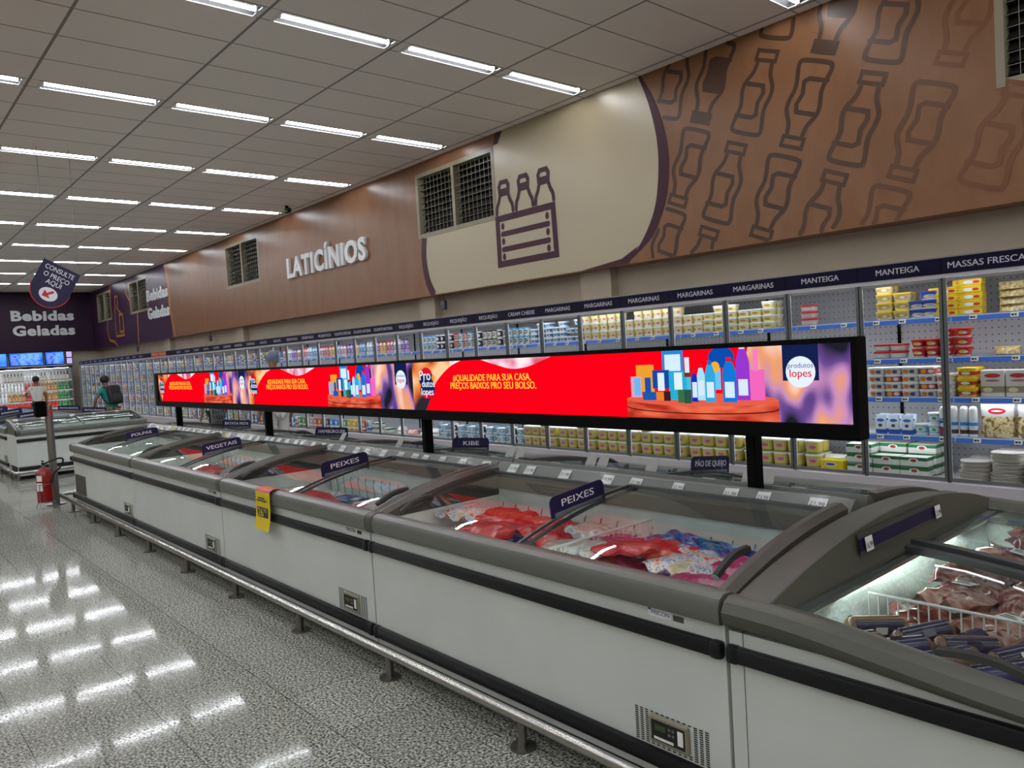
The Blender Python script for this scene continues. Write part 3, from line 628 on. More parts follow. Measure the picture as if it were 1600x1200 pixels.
def make_freezer(name, label, L, loc, rz=0, seed=1, tags=(9, ('21,98', '23,98', '25,98')), front=True, vent=True, yellow=(), lid_split=0.51, endcap=False, group='white chest freezers with curved glass lids'):
    t = thing(name, label, 'freezer', loc, rz, group); g = 0.004; a, b = g, L - g
    m = MB().box(a, b, 0.03, 0.09, 0.205, 0.706, PANEL).box(a, a + 0.05, 0.09, 0.93, 0.205, 0.706, PANEL).box(b - 0.05, b, 0.09, 0.93, 0.205, 0.706, PANEL).box(a + .05, b - .05, 0.88, 0.93, 0.205, 0.86, PANEL).box(a + .05, b - .05, 0.09, 0.88, 0.205, 0.25, PANEL)
    m.box(a, b, 0.034, 0.09, 0.06, 0.205, WHITE)
    m.build('body', t, smooth=0)
    MB().box(a + 0.03, b - 0.03, 0.12, 0.9, 0.0, 0.206, DARK).build('plinth', t, smooth=0)
    p = MB(); p.box(a + .05, b - .05, 0.09, 0.10, 0.25, 0.70, LINER).box(a + .05, b - .05, 0.87, 0.88, 0.25, 0.86, LINER).box(a + .05, a + .06, 0.1, .87, .25, .76, LINER).box(b - .06, b - .05, 0.1, .87, .25, .76, LINER).box(a + .05, b - .05, 0.10, 0.87, 0.25, 0.26, LINER)
    if front:
        for i in range(int(L / 0.11)):   # ribs of the frosted evaporator wall
            x = a + 0.09 + i * 0.11
            if x < b - .08: p.tube([(x, 0.868, 0.45), (x + .005, 0.864, 0.62), (x - .012, 0.864, 0.68), (x, 0.868, 0.72)], 0.0022, GREY, 4)
    p.build('liner', t)
    for z0, z1 in ((0.597, 0.65), (0.147, 0.207)):
        q = MB().rbox(a + 0.03, b - 0.03, 0.003, 0.034, z0, z1, BLACK, 0.010, 2).rbox(a, a + 0.045, -0.001, 0.034, z0 - 0.003, z1 + 0.003, BLACK, 0.012, 2).rbox(b - 0.045, b, -0.001, 0.034, z0 - 0.003, z1 + 0.003, BLACK, 0.012, 2)
        q.build('bumper', t)
    prof = [(0.09, 0.700), (0.006, 0.706), (0.0, 0.718), (-0.002, 0.765), (0.008, 0.788), (0.03, 0.800), (0.075, 0.798), (0.105, 0.780), (0.105, 0.70)]
    MB().extr_x(prof, a, b, GREY).build('rim', t)
    cap = [(y - 0.003 if y < .05 else y, z + 0.003 if z > .75 else z - .002) for y, z in prof]
    MB().extr_x(cap, a, a + 0.06, GREYD if not endcap else GREY).build('rim_end_cap', t)
    ys = [0.075 + 0.80 * i / 12 for i in range(13)]
    for x in (a, b - 0.055):
        f = MB(); f.loft([[(x, y, zarch(y) - 0.06), (x + 0.055, y, zarch(y) - 0.06), (x + 0.055, y, zarch(y) - 0.004), (x + 0.03, y, zarch(y) + 0.016), (x, y, zarch(y) + 0.012)] for y in ys], FRAMEB); f.build('end_frame', t)
        w_ = MB(); w_.loft([[(x + .006, y, 0.69), (x + .05, y, 0.69), (x + 0.05, y, zarch(y) - 0.055), (x + .006, y, zarch(y) - 0.055)] for y in ys], GREYD); w_.build('end_wall', t, smooth=0)
    xm = L * lid_split
    for li, (x0, x1, dz) in enumerate(((a + 0.05, xm + 0.03, -0.022), (xm - 0.01, b - 0.05, -0.006))):
        l = thing('lid', '', '', (0, 0, 0)); del l['label']; del l['category']; l.parent = t
        yy = [0.10 + 0.73 * i / 10 for i in range(11)]
        MB().sheet([[(x1, y, zarch(y) + dz), (x0, y, zarch(y) + dz)] for y in yy][::-1], GLASSL).build('glass', l)
        e = x1 - 0.014 if li == 0 else x0
        fz = MB(); fz.loft([[(e, y, zarch(y) + dz - .006), (e + .014, y, zarch(y) + dz - .006), (e + .014, y, zarch(y) + dz + .006), (e, y, zarch(y) + dz + .006)] for y in yy], ALUD)
        zb = zarch(0.83) + dz; fz.box(x0, x1, 0.826, 0.85, zb - 0.008, zb + 0.006, ALUD); zf = zarch(0.10) + dz; fz.box(x0, x1, 0.095, 0.108, zf - 0.006, zf + 0.005, ALUD)
        fz.build('lid_frame', l)
        hx = x0 + 0.06 if li == 0 else x1 - 0.06
        hp = [(hx, 0.15 + 0.20 * i / 8, zarch(0.15 + 0.20 * i / 8) + dz + 0.004 + 0.018 * sin(pi * i / 8)) for i in range(9)]
        MB().tube(hp, 0.016, HANDLE, 6).build('handle', l)
    r = MB(); r.extr_x([(0.86, 0.80), (0.86, 0.868), (0.875, 0.885), (0.93, 0.938), (0.955, 0.94), (0.962, 0.92), (0.962, 0.80)], a, b, GREY); r.build('price_rail', t, smooth=20)
    c = MB(); c.sheet([[(a + .02, 0.873, 0.895), (b - .02, 0.873, 0.895)], [(a + .02, 0.923, 0.951), (b - .02, 0.923, 0.951)]], CLEAR); c.build('price_rail_cover', t)
    if tags: price_tags(t, L, tags[0], seed, tags[1], yellow)
    if vent:
        v = MB(); x0 = L - 0.39
        for i in range(14):
            for j in range(16):
                x = x0 + i * 0.0225; z = 0.212 + j * 0.0075
                if 0.055 < x - x0 < 0.235 and 0.222 < z < 0.322: continue
                v.add([(x, 0.0285, z), (x + 0.014, 0.0285, z), (x + 0.014, 0.0285, z + 0.0042), (x, 0.0285, z + 0.0042)], [(0, 1, 2, 3)], BLACKM)
        v.build('vent_slots', t, smooth=0)
        k = MB(); x1, x2 = x0 + 0.065, x0 + 0.232; fm = pm('tan_panel_frame', '8a8570', 0.5) if 'TANF' not in _M else _M['TANF']; _M['TANF'] = fm
        k.rbox(x1, x2, 0.018, 0.034, 0.224, 0.322, fm, 0.006, 1); k.box(x1 + 0.014, x2 - 0.014, 0.0165, 0.019, 0.238, 0.308, DARK)
        k.box(x1 + .03, x1 + .075, 0.0155, 0.017, .275, .295, pm('display_glow', '3a4a20', 0.4) if 'DG' not in _M else _M['DG'])
        for ix in range(2):
            for iz in range(2): k.box(x1 + .085 + ix * .016, x1 + .095 + ix * .016, .0155, .017, .268 + iz * .018, .278 + iz * .018, GREY)
        k.box(x2 - .042, x2 - .02, .0155, .017, .25, .30, TAG); k.box(x1 + .025, x2 - .06, .0155, .017, .243, .252, TAG)
        k.build('controller', t)
    return t
FR = [(-3.540, -1.390, 'PEIXES', 'beside the hump-ended freezer'), (-5.66, -3.544, 'PEIXES', 'with the yellow promo tag on its rim'), (-7.93, -5.664, 'VEGETAIS', 'carrying the VEGETAIS sign'), (-10.45, -7.934, 'POLPAS', 'at the extinguisher end, carrying the POLPAS sign')]
BK = [('PÃO DE QUEIJO', 'under the PÃO DE QUEIJO sign'), ('KIBE', 'under the KIBE sign'), ('HAMBÚRGUER', 'under the HAMBÚRGUER sign'), ('BATATA FRITA', 'under the BATATA FRITA sign')]
fz = []; CARDG = pm('grey_card', 'b4b4b0', 0.5)
prices = [('21,98', '23,98', '21,98', '19,98', '27,98', '55,99'), ('29,98', '26,95', '24,98'), None, None]
for i, (x0, x1, s, how) in enumerate(FR):
    t = make_freezer('chest_freezer', 'white chest freezer in the front row ' + how, x1 - x0, (x0, 2.0, 0), 0, i, ((9, 11, 14, 14)[i], prices[i]), yellow=(3, 5) if i == 3 else ((0,) if i == 2 else ()), endcap=(i == 3))
    fz.append(t)
    if i != 1: MB().box(0.12, x1 - x0 - 0.12, 0.106, 0.116, 0.700, 0.706, FFILL2).build('light_strip', t, smooth=0)  # hidden strip added under the rim to brighten the liner and bags
    bt = make_freezer('chest_freezer', 'white chest freezer in the back row ' + BK[i][1], x1 - x0, (x1, 4.0, 0), pi, 20 + i, (4, None), front=False, vent=False)
    for wx, yy in {0: ((-2.06, .66), (-1.97, .66), (-2.66, .64), (-3.05, .70), (-2.96, .70)), 1: ((-3.70, .66), (-3.82, .64), (-5.1, .66)), 2: ((-6.0, .66),), 3: ()}[i]:
        dd = DR((x1 - wx, yy + .15, zarch(yy + .15) - 0.008), (-1, 0, 0), (0.08, -0.62, 0.78)); dd.slab([(0, 0), (.075, 0.004), (.07, .085), (.0, .08)], CARDG, 0, .002); dd.build('price_card', bt, smooth=0)
# brand plates
d = DR((1.84, 0.0295, 0.668)); d.rrect(0, 0, 0.10, 0.030, 0.012, TAG, 0.0005); d.text('FRICON', 0.016, 0.008, 0.021, pm('blue_print', '2a50a8', 0.4), 0.001, bold=0.03, width=0.075); d.disc(0.008, 0.024, 0.006, 0.005, SC.setdefault('bp', pm('blue_logo', '2a50a8', .4)), 0.001, 10); d.rect(0.106, 0.002, 0.15, 0.022, GREYD, 0.0005)
d.build('brand_plate', fz[0], smooth=0)
for k, tx in ((1, 'FRICON'), (2, 'FRICON')):
    d = DR((fr_ := (FR[k][1] - FR[k][0]) - 0.25, 0.0295, 0.668)); d.text(tx, 0, 0, 0.03, TAGTXT, 0.0005, bold=0.03, width=0.09); d.rect(0.11, 0, 0.16, 0.018, TAGTXT, 0.0005); d.build('brand_plate', fz[k], smooth=0)
MB().box(0.06, 0.55, 0.024, 0.031, 0.215, 0.44, GREYD).build('side_vent', fz[3], smooth=0)
# the lower freezer end seen past the extinguisher: rounded corner bumpers
for z0, z1 in ((0.597, 0.65), (0.147, 0.207)): MB().rbox(-0.03, 0.03, -0.002, 0.97, z0, z1, BLACK, 0.012, 2).build('bumper', fz[3])
MB().rbox(-0.02, 0.05, -0.002, 0.97, 0.70, 0.80, GREY, 0.02, 3).build('rim_end_cap', fz[3])

# ------------------------------------------------------------------ hump-ended island freezer nearest the camera
hx = -1.383; HL = 2.1
t0 = thing('island_freezer', 'wide island freezer full of meat with a grey arched end hump', 'freezer', (hx, 2.0, 0)); F0 = t0
def sag(x): s = min(max((x - 0.05) / 0.95, 0), 1); return -0.075 * s * s * (3 - 2 * s)
def hump(y): return 0.922 - 0.135 * (abs(y - 1.0) / 0.96) ** 2.1
a, b = 0.003, HL
m = MB().box(a, b, 0.03, 0.09, 0.205, 0.69, PANEL).box(a, b, 1.91, 1.97, 0.205, 0.69, PANEL).box(a, a + 0.1, 0.09, 1.91, 0.205, 0.72, PANEL).box(b - 0.05, b, 0.09, 1.91, .205, .69, PANEL).box(a + .1, b - .05, .09, 1.91, .205, .25, PANEL).box(a, b, .034, .09, .06, .205, WHITE)
m.box(0.052, 0.0535, 0.0285, 0.031, 0.207, 0.70, GREYD)
m.build('body', t0, smooth=0)
MB().box(a + .03, b - .03, .12, 1.88, 0, .206, DARK).build('plinth', t0, smooth=0)
l = MB(); l.box(a + .09, b, .09, .105, .25, .70, FROST).box(a + .09, b, 1.895, 1.91, .25, .70, FROST).box(b - .06, b - .05, .1, 1.9, .25, .70, FROST).box(a + .1, b, .1, 1.9, .25, .26, FROST)
rnd = random.Random(3)
gr = [[(0.122 + 0.07 * ((0.76 - z) / 0.5) + 0.014 * rnd.random() + 0.012 * sin(y * 9 + z * 20), y, z) for y in [0.1 + 1.8 * i / 40 for i in range(41)]] for z in [0.25 + 0.51 * j / 12 for j in range(13)]]
l.sheet(gr, FROST); l.build('liner', t0, smooth=60)
for z0, z1 in ((0.597, 0.65), (0.147, 0.207)):
    MB().rbox(a + 0.03, b, 0.003, 0.034, z0, z1, BLACK, 0.010, 2).rbox(a, a + 0.045, -0.001, 0.034, z0 - 0.003, z1 + 0.003, BLACK, 0.012, 2).build('bumper', t0)
for side in (0, 1):
    rm = []
    for i in range(25):
        x = a + (b - a) * i / 24; s = sag(x); e = 0.7 * s
        pr = [(0.10, 0.70 + e), (0.006, 0.712 + e), (-0.004, 0.725 + e), (-0.008, 0.755 + s), (0.01, 0.785 + s), (0.04, 0.798 + s), (0.09, 0.790 + s), (0.135, 0.765 + s), (0.135, 0.70 + e)]
        rm.append([(x, y if side == 0 else 2.0 - y, z) for y, z in pr])
    MB().loft(rm, GREYO).build('rim', t0)
YS = [0.012 + 1.976 * i / 36 for i in range(37)]
hp = []
for y in YS:
    z = hump(y); e = max(0.0, min(1, (abs(y - 1.0) - 0.55) / 0.43)); inz = z - (0.14 - 0.115 * e * e)
    ix = 0.160
    hp.append([(0.0, y, 0.735), (0.0, y, z - 0.035), (0.006, y, z - 0.012), (0.03, y, z), (0.134, y, z + 0.004), (0.138, y, z + 0.001), (0.147, y, z - 0.40 * (z - inz)), (ix, y, inz), (ix + 0.004, y, inz - 0.018), (ix - 0.02, y, 0.725)])
MB().loft(hp, GREYO).build('end_hump', t0, smooth=24)
MB().box(0.22, HL - 0.2, 0.137, 0.147, 0.655, 0.661, FFILL2).box(0.162, 0.172, 0.16, 1.84, 0.728, 0.736, FFILL2).build('light_strip', t0, smooth=0)  # added strips, tucked out of sight to lift the frosted interior
# price channel on the hump's inner face
ch = MB(); yy = [0.60 + 0.72 * i / 10 for i in range(11)]
for za, zb, mt, off in ((0.898, 0.822, GREYD, 0.006), (0.880, 0.838, NAVY, 0.0085)):
    ch.sheet([[(0.138 + 0.022 * (0.92 - z) / 0.15 + off + 0.004, y, z) for z in (za, zb)] for y in yy], mt)
ch.build('price_channel', t0, smooth=0)
for y, tx in ((0.625, '16,99'), (1.235, '21,99')):
    d = DR((0.172, y, 0.834), (0, 1, 0), (-0.14, 0, 0.99)); d.rect(0, 0, 0.055, 0.05, TAG); d.text(tx, 0.005, 0.01, 0.03, TAGTXT, 0.001, bold=0.02, width=0.045); d.build('price_tag', t0, smooth=0)
for nm, (y0, y1) in (('front', (0.135, 0.985)), ('back', (1.015, 1.865))):
    l = thing('lid', '', '', (0, 0, 0)); del l['label']; del l['category']; l.parent = t0
    dz = 0.0 if nm == 'front' else 0.012
    g = [[(x, y, 0.762 + sag(x) + dz + 0.012 * sin(pi * (y - 0.1) / 1.8)) for x in [0.157 + (HL - 0.177) * i / 16 for i in range(17)]] for y in [y0 + (y1 - y0) * j / 6 for j in range(7)]]
    MB().sheet(g, GLASSL).build('glass', l)
    for yb in (y1 - 0.03 if nm == 'front' else y0,):
        MB().loft([[(x, yb + p, 0.762 + sag(x) + dz + 0.012 + q) for p, q in ((0, -.012), (.04, -.012), (.04, .012), (0, .012))] for x in [0.157 + (HL - 0.177) * i / 16 for i in range(17)]], ALUD).build('lid_frame', l)
    if nm == 'front':
        MB().loft([[(x, yb, 0.76 + sag(x) + q + 0.022 * sin(pi * (x - 0.56) / 0.26)) for yb, q in ((.15, 0), (.19, 0), (.185, .016), (.155, .016))] for x in [0.56 + 0.26 * i / 8 for i in range(9)]], HANDLE).build('handle', l)
MB().box(0.150, 0.192, 0.135, 1.865, 0.738, 0.753, ALU).build('lid_track', t0)

# ------------------------------------------------------------------ left island beyond the extinguisher
make_freezer('chest_freezer', 'white chest freezer across the end of the far island, tube reflections on its lid', 1.96, (-14.37, 2.02, 0), pi / 2, 31, (5, None), vent=False)
for i in range(3):
    make_freezer('chest_freezer', 'white chest freezer in the front row of the far island, %s from its near end' % nth(i), 2.15, (-17.5 - 2.16 * i, 2.0, 0), 0, 40 + i, (6, None))
    make_freezer('chest_freezer', 'white chest freezer in the back row of the far island, %s from its near end' % nth(i), 2.15, (-15.35 - 2.16 * i, 4.0, 0), pi, 50 + i, (6, None), front=False, vent=False)

# ------------------------------------------------------------------ navy signs standing on the lids
def lid_sign(txt, x, y0, y1, z, tilt, label, ht=0.095):
    W = y1 - y0; t = thing('aisle_sign', label, 'sign', (x, y0, z), 0, 'navy signs on the freezer lids')
    c, s = cos(tilt), sin(tilt); d = DR((0, 0, 0), (0, c, s), (0, -s, c))
    pts = [(0, 0), (W, 0)] + [(W - 0.03 + 0.03 * cos(radians(q)), ht - 0.03 + 0.03 * sin(radians(q))) for q in (0, 30, 60, 90)] + [(0.03 + 0.03 * cos(radians(q)), ht - 0.03 + 0.03 * sin(radians(q))) for q in (90, 120, 150, 180)]
    d.slab(pts, NAVY, -0.003, 0.003)
    d.build('board', t, smooth=0)
    d = DR((0, 0, 0), (0, c, s), (0, -s, c)); d.text(txt, W / 2, ht * 0.42, 0.045, INK, 0.004, 'c', bold=0.015, width=min(W * 0.82, 0.030 * len(txt) + 0.03)); d.build('lettering', t, smooth=0)
    d = DR((0, 0, 0), (0, c, s), (0, -s, c)); d.slab([(0.02, -0.012), (W - 0.02, -0.012), (W - 0.02, 0.02), (0.02, 0.02)], CLEAR, 0.0035, 0.0055); d.build('holder', t, smooth=0)
for (x0, x1, s, how), nm in zip(FR, ('PEIXES sign on the freezer beside the hump-ended one', 'PEIXES sign on the freezer with the yellow promo tag', 'VEGETAIS sign', 'POLPAS sign')):
    lid_sign(s, x0 + (x1 - x0) * 0.51, 2.30, 2.65, 0.852, 0.10, 'navy %s on a front row glass lid' % nm if 'PEIXES' not in nm else 'navy ' + nm)
for i, (s, _) in enumerate(BK):
    x0, x1 = FR[i][:2]; lid_sign(s, x1 - (x1 - x0) * 0.51, 3.38, 3.73, 0.885, -0.12, 'navy %s sign on a back row freezer lid' % s)
for s, x, y, lab in (('EMPANADOS', -16.4, 2.35, 'navy EMPANADOS sign on the near front lid of the far island'), ('EMPANADOS', -18.6, 2.35, 'navy EMPANADOS sign on the second front lid of the far island'), ('PIZZAS', -20.8, 2.4, 'navy PIZZAS sign on the third front lid of the far island'),
                     ('PRATOS PRONTOS', -16.4, 3.40, 'navy PRATOS PRONTOS sign on the near back lid of the far island'), ('PRATOS PRONTOS', -18.6, 3.40, 'navy PRATOS PRONTOS sign on the second back lid of the far island')):
    lid_sign(s, x, y, y + 0.42, 0.86 if y < 3 else 0.89, 0.10 if y < 3 else -0.10, lab, 0.12)

# ------------------------------------------------------------------ bumper rail
rl = thing('guard_rail', 'polished steel guard rail on short posts along the freezer fronts', 'guard rail', (-5.0, 1.965, 0)); sb = (-5.0, 1.965, 0)
MB().tube([(0.75, 1.965, 0.125), (-10.98, 1.965, 0.125), (-11.06, 1.985, 0.125), (-11.08, 2.06, 0.125), (-11.08, 4.03, 0.125)], 0.026, STEEL, 12).build('pipe', rl, sub=sb)
for i in range(12):
    x = 0.67 - i
    MB().cyl(x, 1.965, 0.004, 0.118, 0.019, STEELD, 10).cyl(x, 1.965, 0, 0.008, 0.055, STEELD, 14).build('post', rl, sub=sb)
for i in range(2): MB().cyl(-11.08, 2.7 + i, 0.004, 0.118, 0.019, STEELD, 10).cyl(-11.08, 2.7 + i, 0, 0.008, 0.055, STEELD, 14).build('post', rl, sub=sb)
rl2 = thing('guard_rail', 'steel guard rail around the corner of the far freezer island', 'guard rail', (-14.3, 1.97, 0)); sb = (-14.3, 1.97, 0)
MB().tube([(-21.8, 1.965, 0.125), (-14.36, 1.965, 0.125), (-14.31, 1.985, 0.125), (-14.29, 2.05, 0.125), (-14.29, 4.03, 0.125)], 0.026, STEEL, 10).build('pipe', rl2, sub=sb)
for x, y in [(-14.3, 2.0), (-14.29, 3.0), (-14.29, 3.9)] + [(-14.8 - i, 1.965) for i in range(7)]:
    MB().cyl(x, y, 0.004, 0.118, 0.019, STEELD, 8).cyl(x, y, 0, 0.008, 0.055, STEELD, 12).build('post', rl2, sub=sb)

# ------------------------------------------------------------------ price checker post, extinguisher, hanging sign, promo tag
t = thing('price_checker', 'steel post with a small price scanner head and red stripes', 'price checker', (-11.07, 1.98, 0)); q = (-11.07, 1.98, 0)
t.location = (-11.17, 1.94, 0)
MB().cyl(0, 0, 0, 0.01, 0.11, STEELD, 16).cyl(0, 0, 0.01, 1.26, 0.045, STEELD, 14).build('post', t)
MB().cyl(0, 0, 1.12, 1.14, 0.047, REDP, 14).cyl(0, 0, 1.17, 1.20, 0.047, REDP, 14).build('red_band', t)
m = MB(); d = DR((0.03, -0.04, 1.12), (0.25, -0.97, 0), (0.1, 0.0, 0.99)); d.slab(rrect2(0.0, 0, 0.13, 0.2, 0.02), BLACKM, -0.03, 0.02); d.rect(0.02, 0.05, 0.11, 0.17, TAG, 0.022); d.build('scanner', t)
ex = thing('fire_extinguisher', 'red fire extinguisher in a thin wire floor stand', 'fire extinguisher', (-10.98, 1.80, 0))
EXR = pm('extinguisher_red', '8c0a12', 0.25, coat=0.3)
m = MB(); m.loft([ring(0, 0, z, 2 * r, 2 * r, 2, 18) for z, r in ((0.075, .08), (0.08, .088), (0.12, .09), (0.40, .09), (0.45, .082), (0.485, .055), (0.50, .035))], EXR); m.build('cylinder', ex, smooth=50)
MB().cyl(0, 0, 0.50, 0.54, 0.022, STEELD).rbox(-0.05, 0.03, -0.012, 0.012, 0.535, 0.56, BLACKM, 0.005).rbox(-0.06, 0.03, -0.01, 0.01, 0.57, 0.585, BLACKM, 0.004).build('valve', ex)
MB().tube(smooth_pts([(0.02, 0.0, 0.545), (0.06, 0.09, 0.58), (0.07, 0.17, 0.60), (0.06, 0.21, 0.57), (0.05, 0.17, 0.48), (0.07, 0.10, 0.42), (0.085, 0.06, 0.30)], 5), 0.011, BLACK, 8).build('hose', ex)
lb = MB()
for z0, z1, a0, a1 in ((0.34, 0.41, -70, -25), (0.22, 0.32, -75, -25)):
    lb.sheet([[(0.0915 * cos(radians(q)), 0.0915 * sin(radians(q)), z) for q in [a0 + (a1 - a0) * i / 6 for i in range(7)]] for z in (z0, z1)], TAG)
lb.build('label', ex)
st = MB(); st.tube([(0.1 * cos(2 * pi * i / 16), 0.1 * sin(2 * pi * i / 16), 0.30) for i in range(16)], 0.004, STEELD, 5, closed=True); st.tube([(0.1 * cos(2 * pi * i / 16), 0.1 * sin(2 * pi * i / 16), 0.07) for i in range(16)], 0.004, STEELD, 5, closed=True)
for i in range(4):
    an = radians(-45 + 90 * i); st.tube([(0.1 * cos(an), 0.1 * sin(an), 0.30), (0.1 * cos(an), 0.1 * sin(an), 0.07), (0.13 * cos(an), 0.13 * sin(an), 0.0)], 0.004, STEELD, 5)
st.tube([(-0.1, 0, .07), (.1, 0, .07)], .004, STEELD, 5).tube([(0, -.1, .07), (0, .1, .07)], .004, STEELD, 5)
st.build('wire_stand', ex)
hs = thing('hanging_sign', 'tilted navy CONSULTE O PREÇO AQUI shield sign hanging from the ceiling', 'sign', (-11.0, 2.07, 2.74))
an = radians(-28); U_ = (0, cos(an), sin(an)); W_ = (0, -sin(an), cos(an))
shield = [(-0.22, 0.27), (-0.22, -0.02)] + [(-0.22 * cos(radians(q)), -0.04 - 0.23 * sin(radians(q))) for q in range(10, 171, 10)] + [(0.22, -0.02), (0.22, 0.27)]
d = DR((0, 0, 0), U_, W_); d.slab(shield[::-1] if 0 else [(a, b) for a, b in shield], NAVY, -0.004, 0.004, NAVY); d.build('board', hs, smooth=0)
d = DR((0, 0, 0), U_, W_); d.slab([(a * 1.035, b - 0.014) for a, b in shield[1:-1]], REDP, -0.0055, -0.0045); d.build('red_edge', hs, smooth=0)
d = DR((0, 0, 0), U_, W_)
for tx, zz, wd in (('CONSULTE', 0.17, 0.34), ('O PREÇO', 0.08, 0.30), ('AQUI', 0.0, 0.18)): d.text(tx, 0, zz, 0.085, INK, 0.005, 'c', bold=0.01, width=wd)
d.disc(-0.0, -0.12, 0.105, 0.085, INK, 0.005)
d.stroke([(0.035, -0.075), (-0.035, -0.145)], 0.03, REDP, 0.006); d.poly([(-0.06, -0.165), (0.035, -0.16), (-0.055, -0.08)], REDP, 0.006)
d.build('lettering', hs, smooth=0)
wr = MB()
for ca, cb in ((-0.2, 0.26), (0.2, 0.26)):
    p = V(0, 0, 0) + V(*U_) * ca + V(*W_) * cb; wr.tube([p, (p.x, p.y, H - 2.74)], 0.003, ALUD, 4)
wr.build('hanging_wire', hs)
pt = MB(); pts = smooth_pts([(2.07, 0.803), (2.02, 0.808), (1.99, 0.796), (1.985, 0.76), (1.982, 0.66), (1.975, 0.60), (1.962, 0.545)], 3)
cum = 0; 
for i in range(len(pts) - 1):
    pt.add([(-4.91, *pts[i]), (-4.69, *pts[i]), (-4.69, *pts[i + 1]), (-4.91, *pts[i + 1])], [(0, 1, 2, 3)], REDP if pts[i][1] > 0.79 else YEL)
pd = DR((-4.80, 1.9805, 0.66), (1, 0, 0), (0, -0.03, 1)); pd.rect(-0.08, -0.045, 0.08, 0.03, TAGTXT, 0.003); pd.text('26', -0.07, -0.03, 0.08, YEL, 0.004, bold=0.03, width=0.085); pd.text('95', 0.022, 0.0, 0.035, YEL, 0.004, bold=0.03, width=0.045)
pd.rect(-0.05, 0.085, 0.05, 0.094, TAGTXT, 0.003); pd.rect(-0.075, 0.068, 0.075, 0.077, TAGTXT, 0.003)
po2 = DR((-4.80, 2.02, 0.8085), (1, 0, 0), (0, 0.995, -0.1)); po2.text('OFERTA', 0, 0.0, 0.045, YEL, 0.002, 'c', bold=0.02, width=0.17)
pr = thing('promo_tag', 'yellow paper promo tag reading 26,95 draped over a freezer rim', 'price tag', (-4.8, 1.98, 0.6)); sb = (-4.8, 1.98, 0.6)
pt.build('card', pr, sub=sb); pd.build('price', pr, sub=sb, smooth=0); po2.build('heading', pr, sub=sb, smooth=0)

# ------------------------------------------------------------------ frozen goods
BAGM = {}
def bagm(k):
    if not BAGM:
        BAGM['red'] = mottled('red_film_bag', [(0.0, 'c41c2a'), (0.45, 'd2323a'), (0.56, 'c02030'), (0.66, 'e0605c'), (0.78, 'e8a080')], 6, 0.22)
        BAGM['fish'] = mottled('printed_fish_bag', [(0.30, 'd24048'), (0.40, 'e4a8a0'), (0.46, 'e8dcd8'), (0.51, '4868b0'), (0.54, 'e4dce4'), (0.60, 'e0a888'), (0.68, '9cae90')], 16, 0.22, stretch=(1, 2.2, 1))
        BAGM['blue'] = mottled('blue_film_bag', [(0.0, '20306e'), (0.48, '2c4a98'), (0.56, '8898c8'), (0.64, 'c8d0e0')], 12, 0.25, interp='CONSTANT')
        BAGM['pink'] = mottled('magenta_film_bag', [(0.0, 'b01c5c'), (0.46, 'c83a78'), (0.56, 'd88aa0'), (0.66, '503080')], 10, 0.25, interp='CONSTANT')
        BAGM['white'] = mottled('clear_film_bag', [(0.0, 'b8b0b4'), (0.46, 'c9b0a0'), (0.54, 'd8d4d4'), (0.64, 'a0a0b0')], 14, 0.2, interp='CONSTANT')
        BAGM['meat'] = mottled('wrapped_meat', [(0.30, '5c2c28'), (0.45, '84504a'), (0.55, 'a8807a'), (0.62, 'b89890'), (0.72, '5a2024')], 11, 0.12, stretch=(1, 3, 1))
        BAGM['beef'] = mottled('dark_wrapped_meat', [(0.35, '3c1416'), (0.5, '6c2c2a'), (0.62, 'a06058'), (0.70, 'c8a8a0')], 12, 0.12)
        BAGM['redfilm'] = mottled('red_mesh_bag', [(0.3, '98100e'), (0.6, 'c4201c'), (0.7, 'e8584c')], 30, 0.15)
    return BAGM[k]
def bag_mesh(w, dp, h, seed, flat=0.5):
    r = random.Random(seed); nx, ny = 14, 10; ph = [r.uniform(0, 6) for _ in range(6)]; top, bot = [], []
    for j in range(ny + 1):
        v = -1 + 2 * j / ny; rt, rb = [], []
        for i in range(nx + 1):
            u = -1 + 2 * i / nx
            pr = max(0, 1 - abs(u) ** 3.2) ** .6 * max(0, 1 - abs(v) ** 3.2) ** .6
            wob = 0.35 * sin(u * 5 + ph[0]) * cos(v * 4 + ph[1]) + 0.22 * sin(u * 11 + v * 7 + ph[2]) + r.uniform(-.10, .10)
            z = h * pr * (1 + 0.45 * wob)
            x = u * w / 2 * (1 - 0.05 * pr) + 0.012 * sin(v * 6 + ph[3]); y = v * dp / 2 * (1 - 0.05 * pr) + 0.010 * sin(u * 7 + ph[4])
            edge = 0.25 * h * sin(u * 8 + ph[5]) * (1 - pr)
            rt.append((x, y, h * 0.42 + z * 0.6 + edge)); rb.append((x, y, h * 0.42 - z * 0.42 + edge))
        top.append(rt); bot.append(rb)
    return top, bot
def bag(name, kind, label, cat, group, w, dp, h, loc, rot, seed, tagcard=False):
    top, bot = bag_mesh(w, dp, h, seed); m = MB().sheet(top, bagm(kind)).sheet([r[::-1] for r in bot], bagm(kind))
    o = m.build(name, loc=loc, rot=rot, smooth=75); tag(o, label, cat, group)
    if tagcard:
        d = DR((0, 0, h * 1.15), (1, 0, 0), (0, 1, 0.0)); d.slab([(-0.035, -0.025), (0.035, -0.025), (0.035, 0.025), (-0.035, 0.025)], TAG, 0, 0.002); d.rect(-0.028, -0.012, 0.028, -0.004, TAGTXT, 0.0025); d.rect(-0.028, 0.004, 0.01, 0.014, TAGTXT, 0.0025)
        d.build('price_sticker', o, smooth=0)
    return o
rb = random.Random(11)
COLN = {'red': 'red', 'fish': 'printed fish', 'blue': 'dark blue', 'pink': 'magenta', 'white': 'clear'}
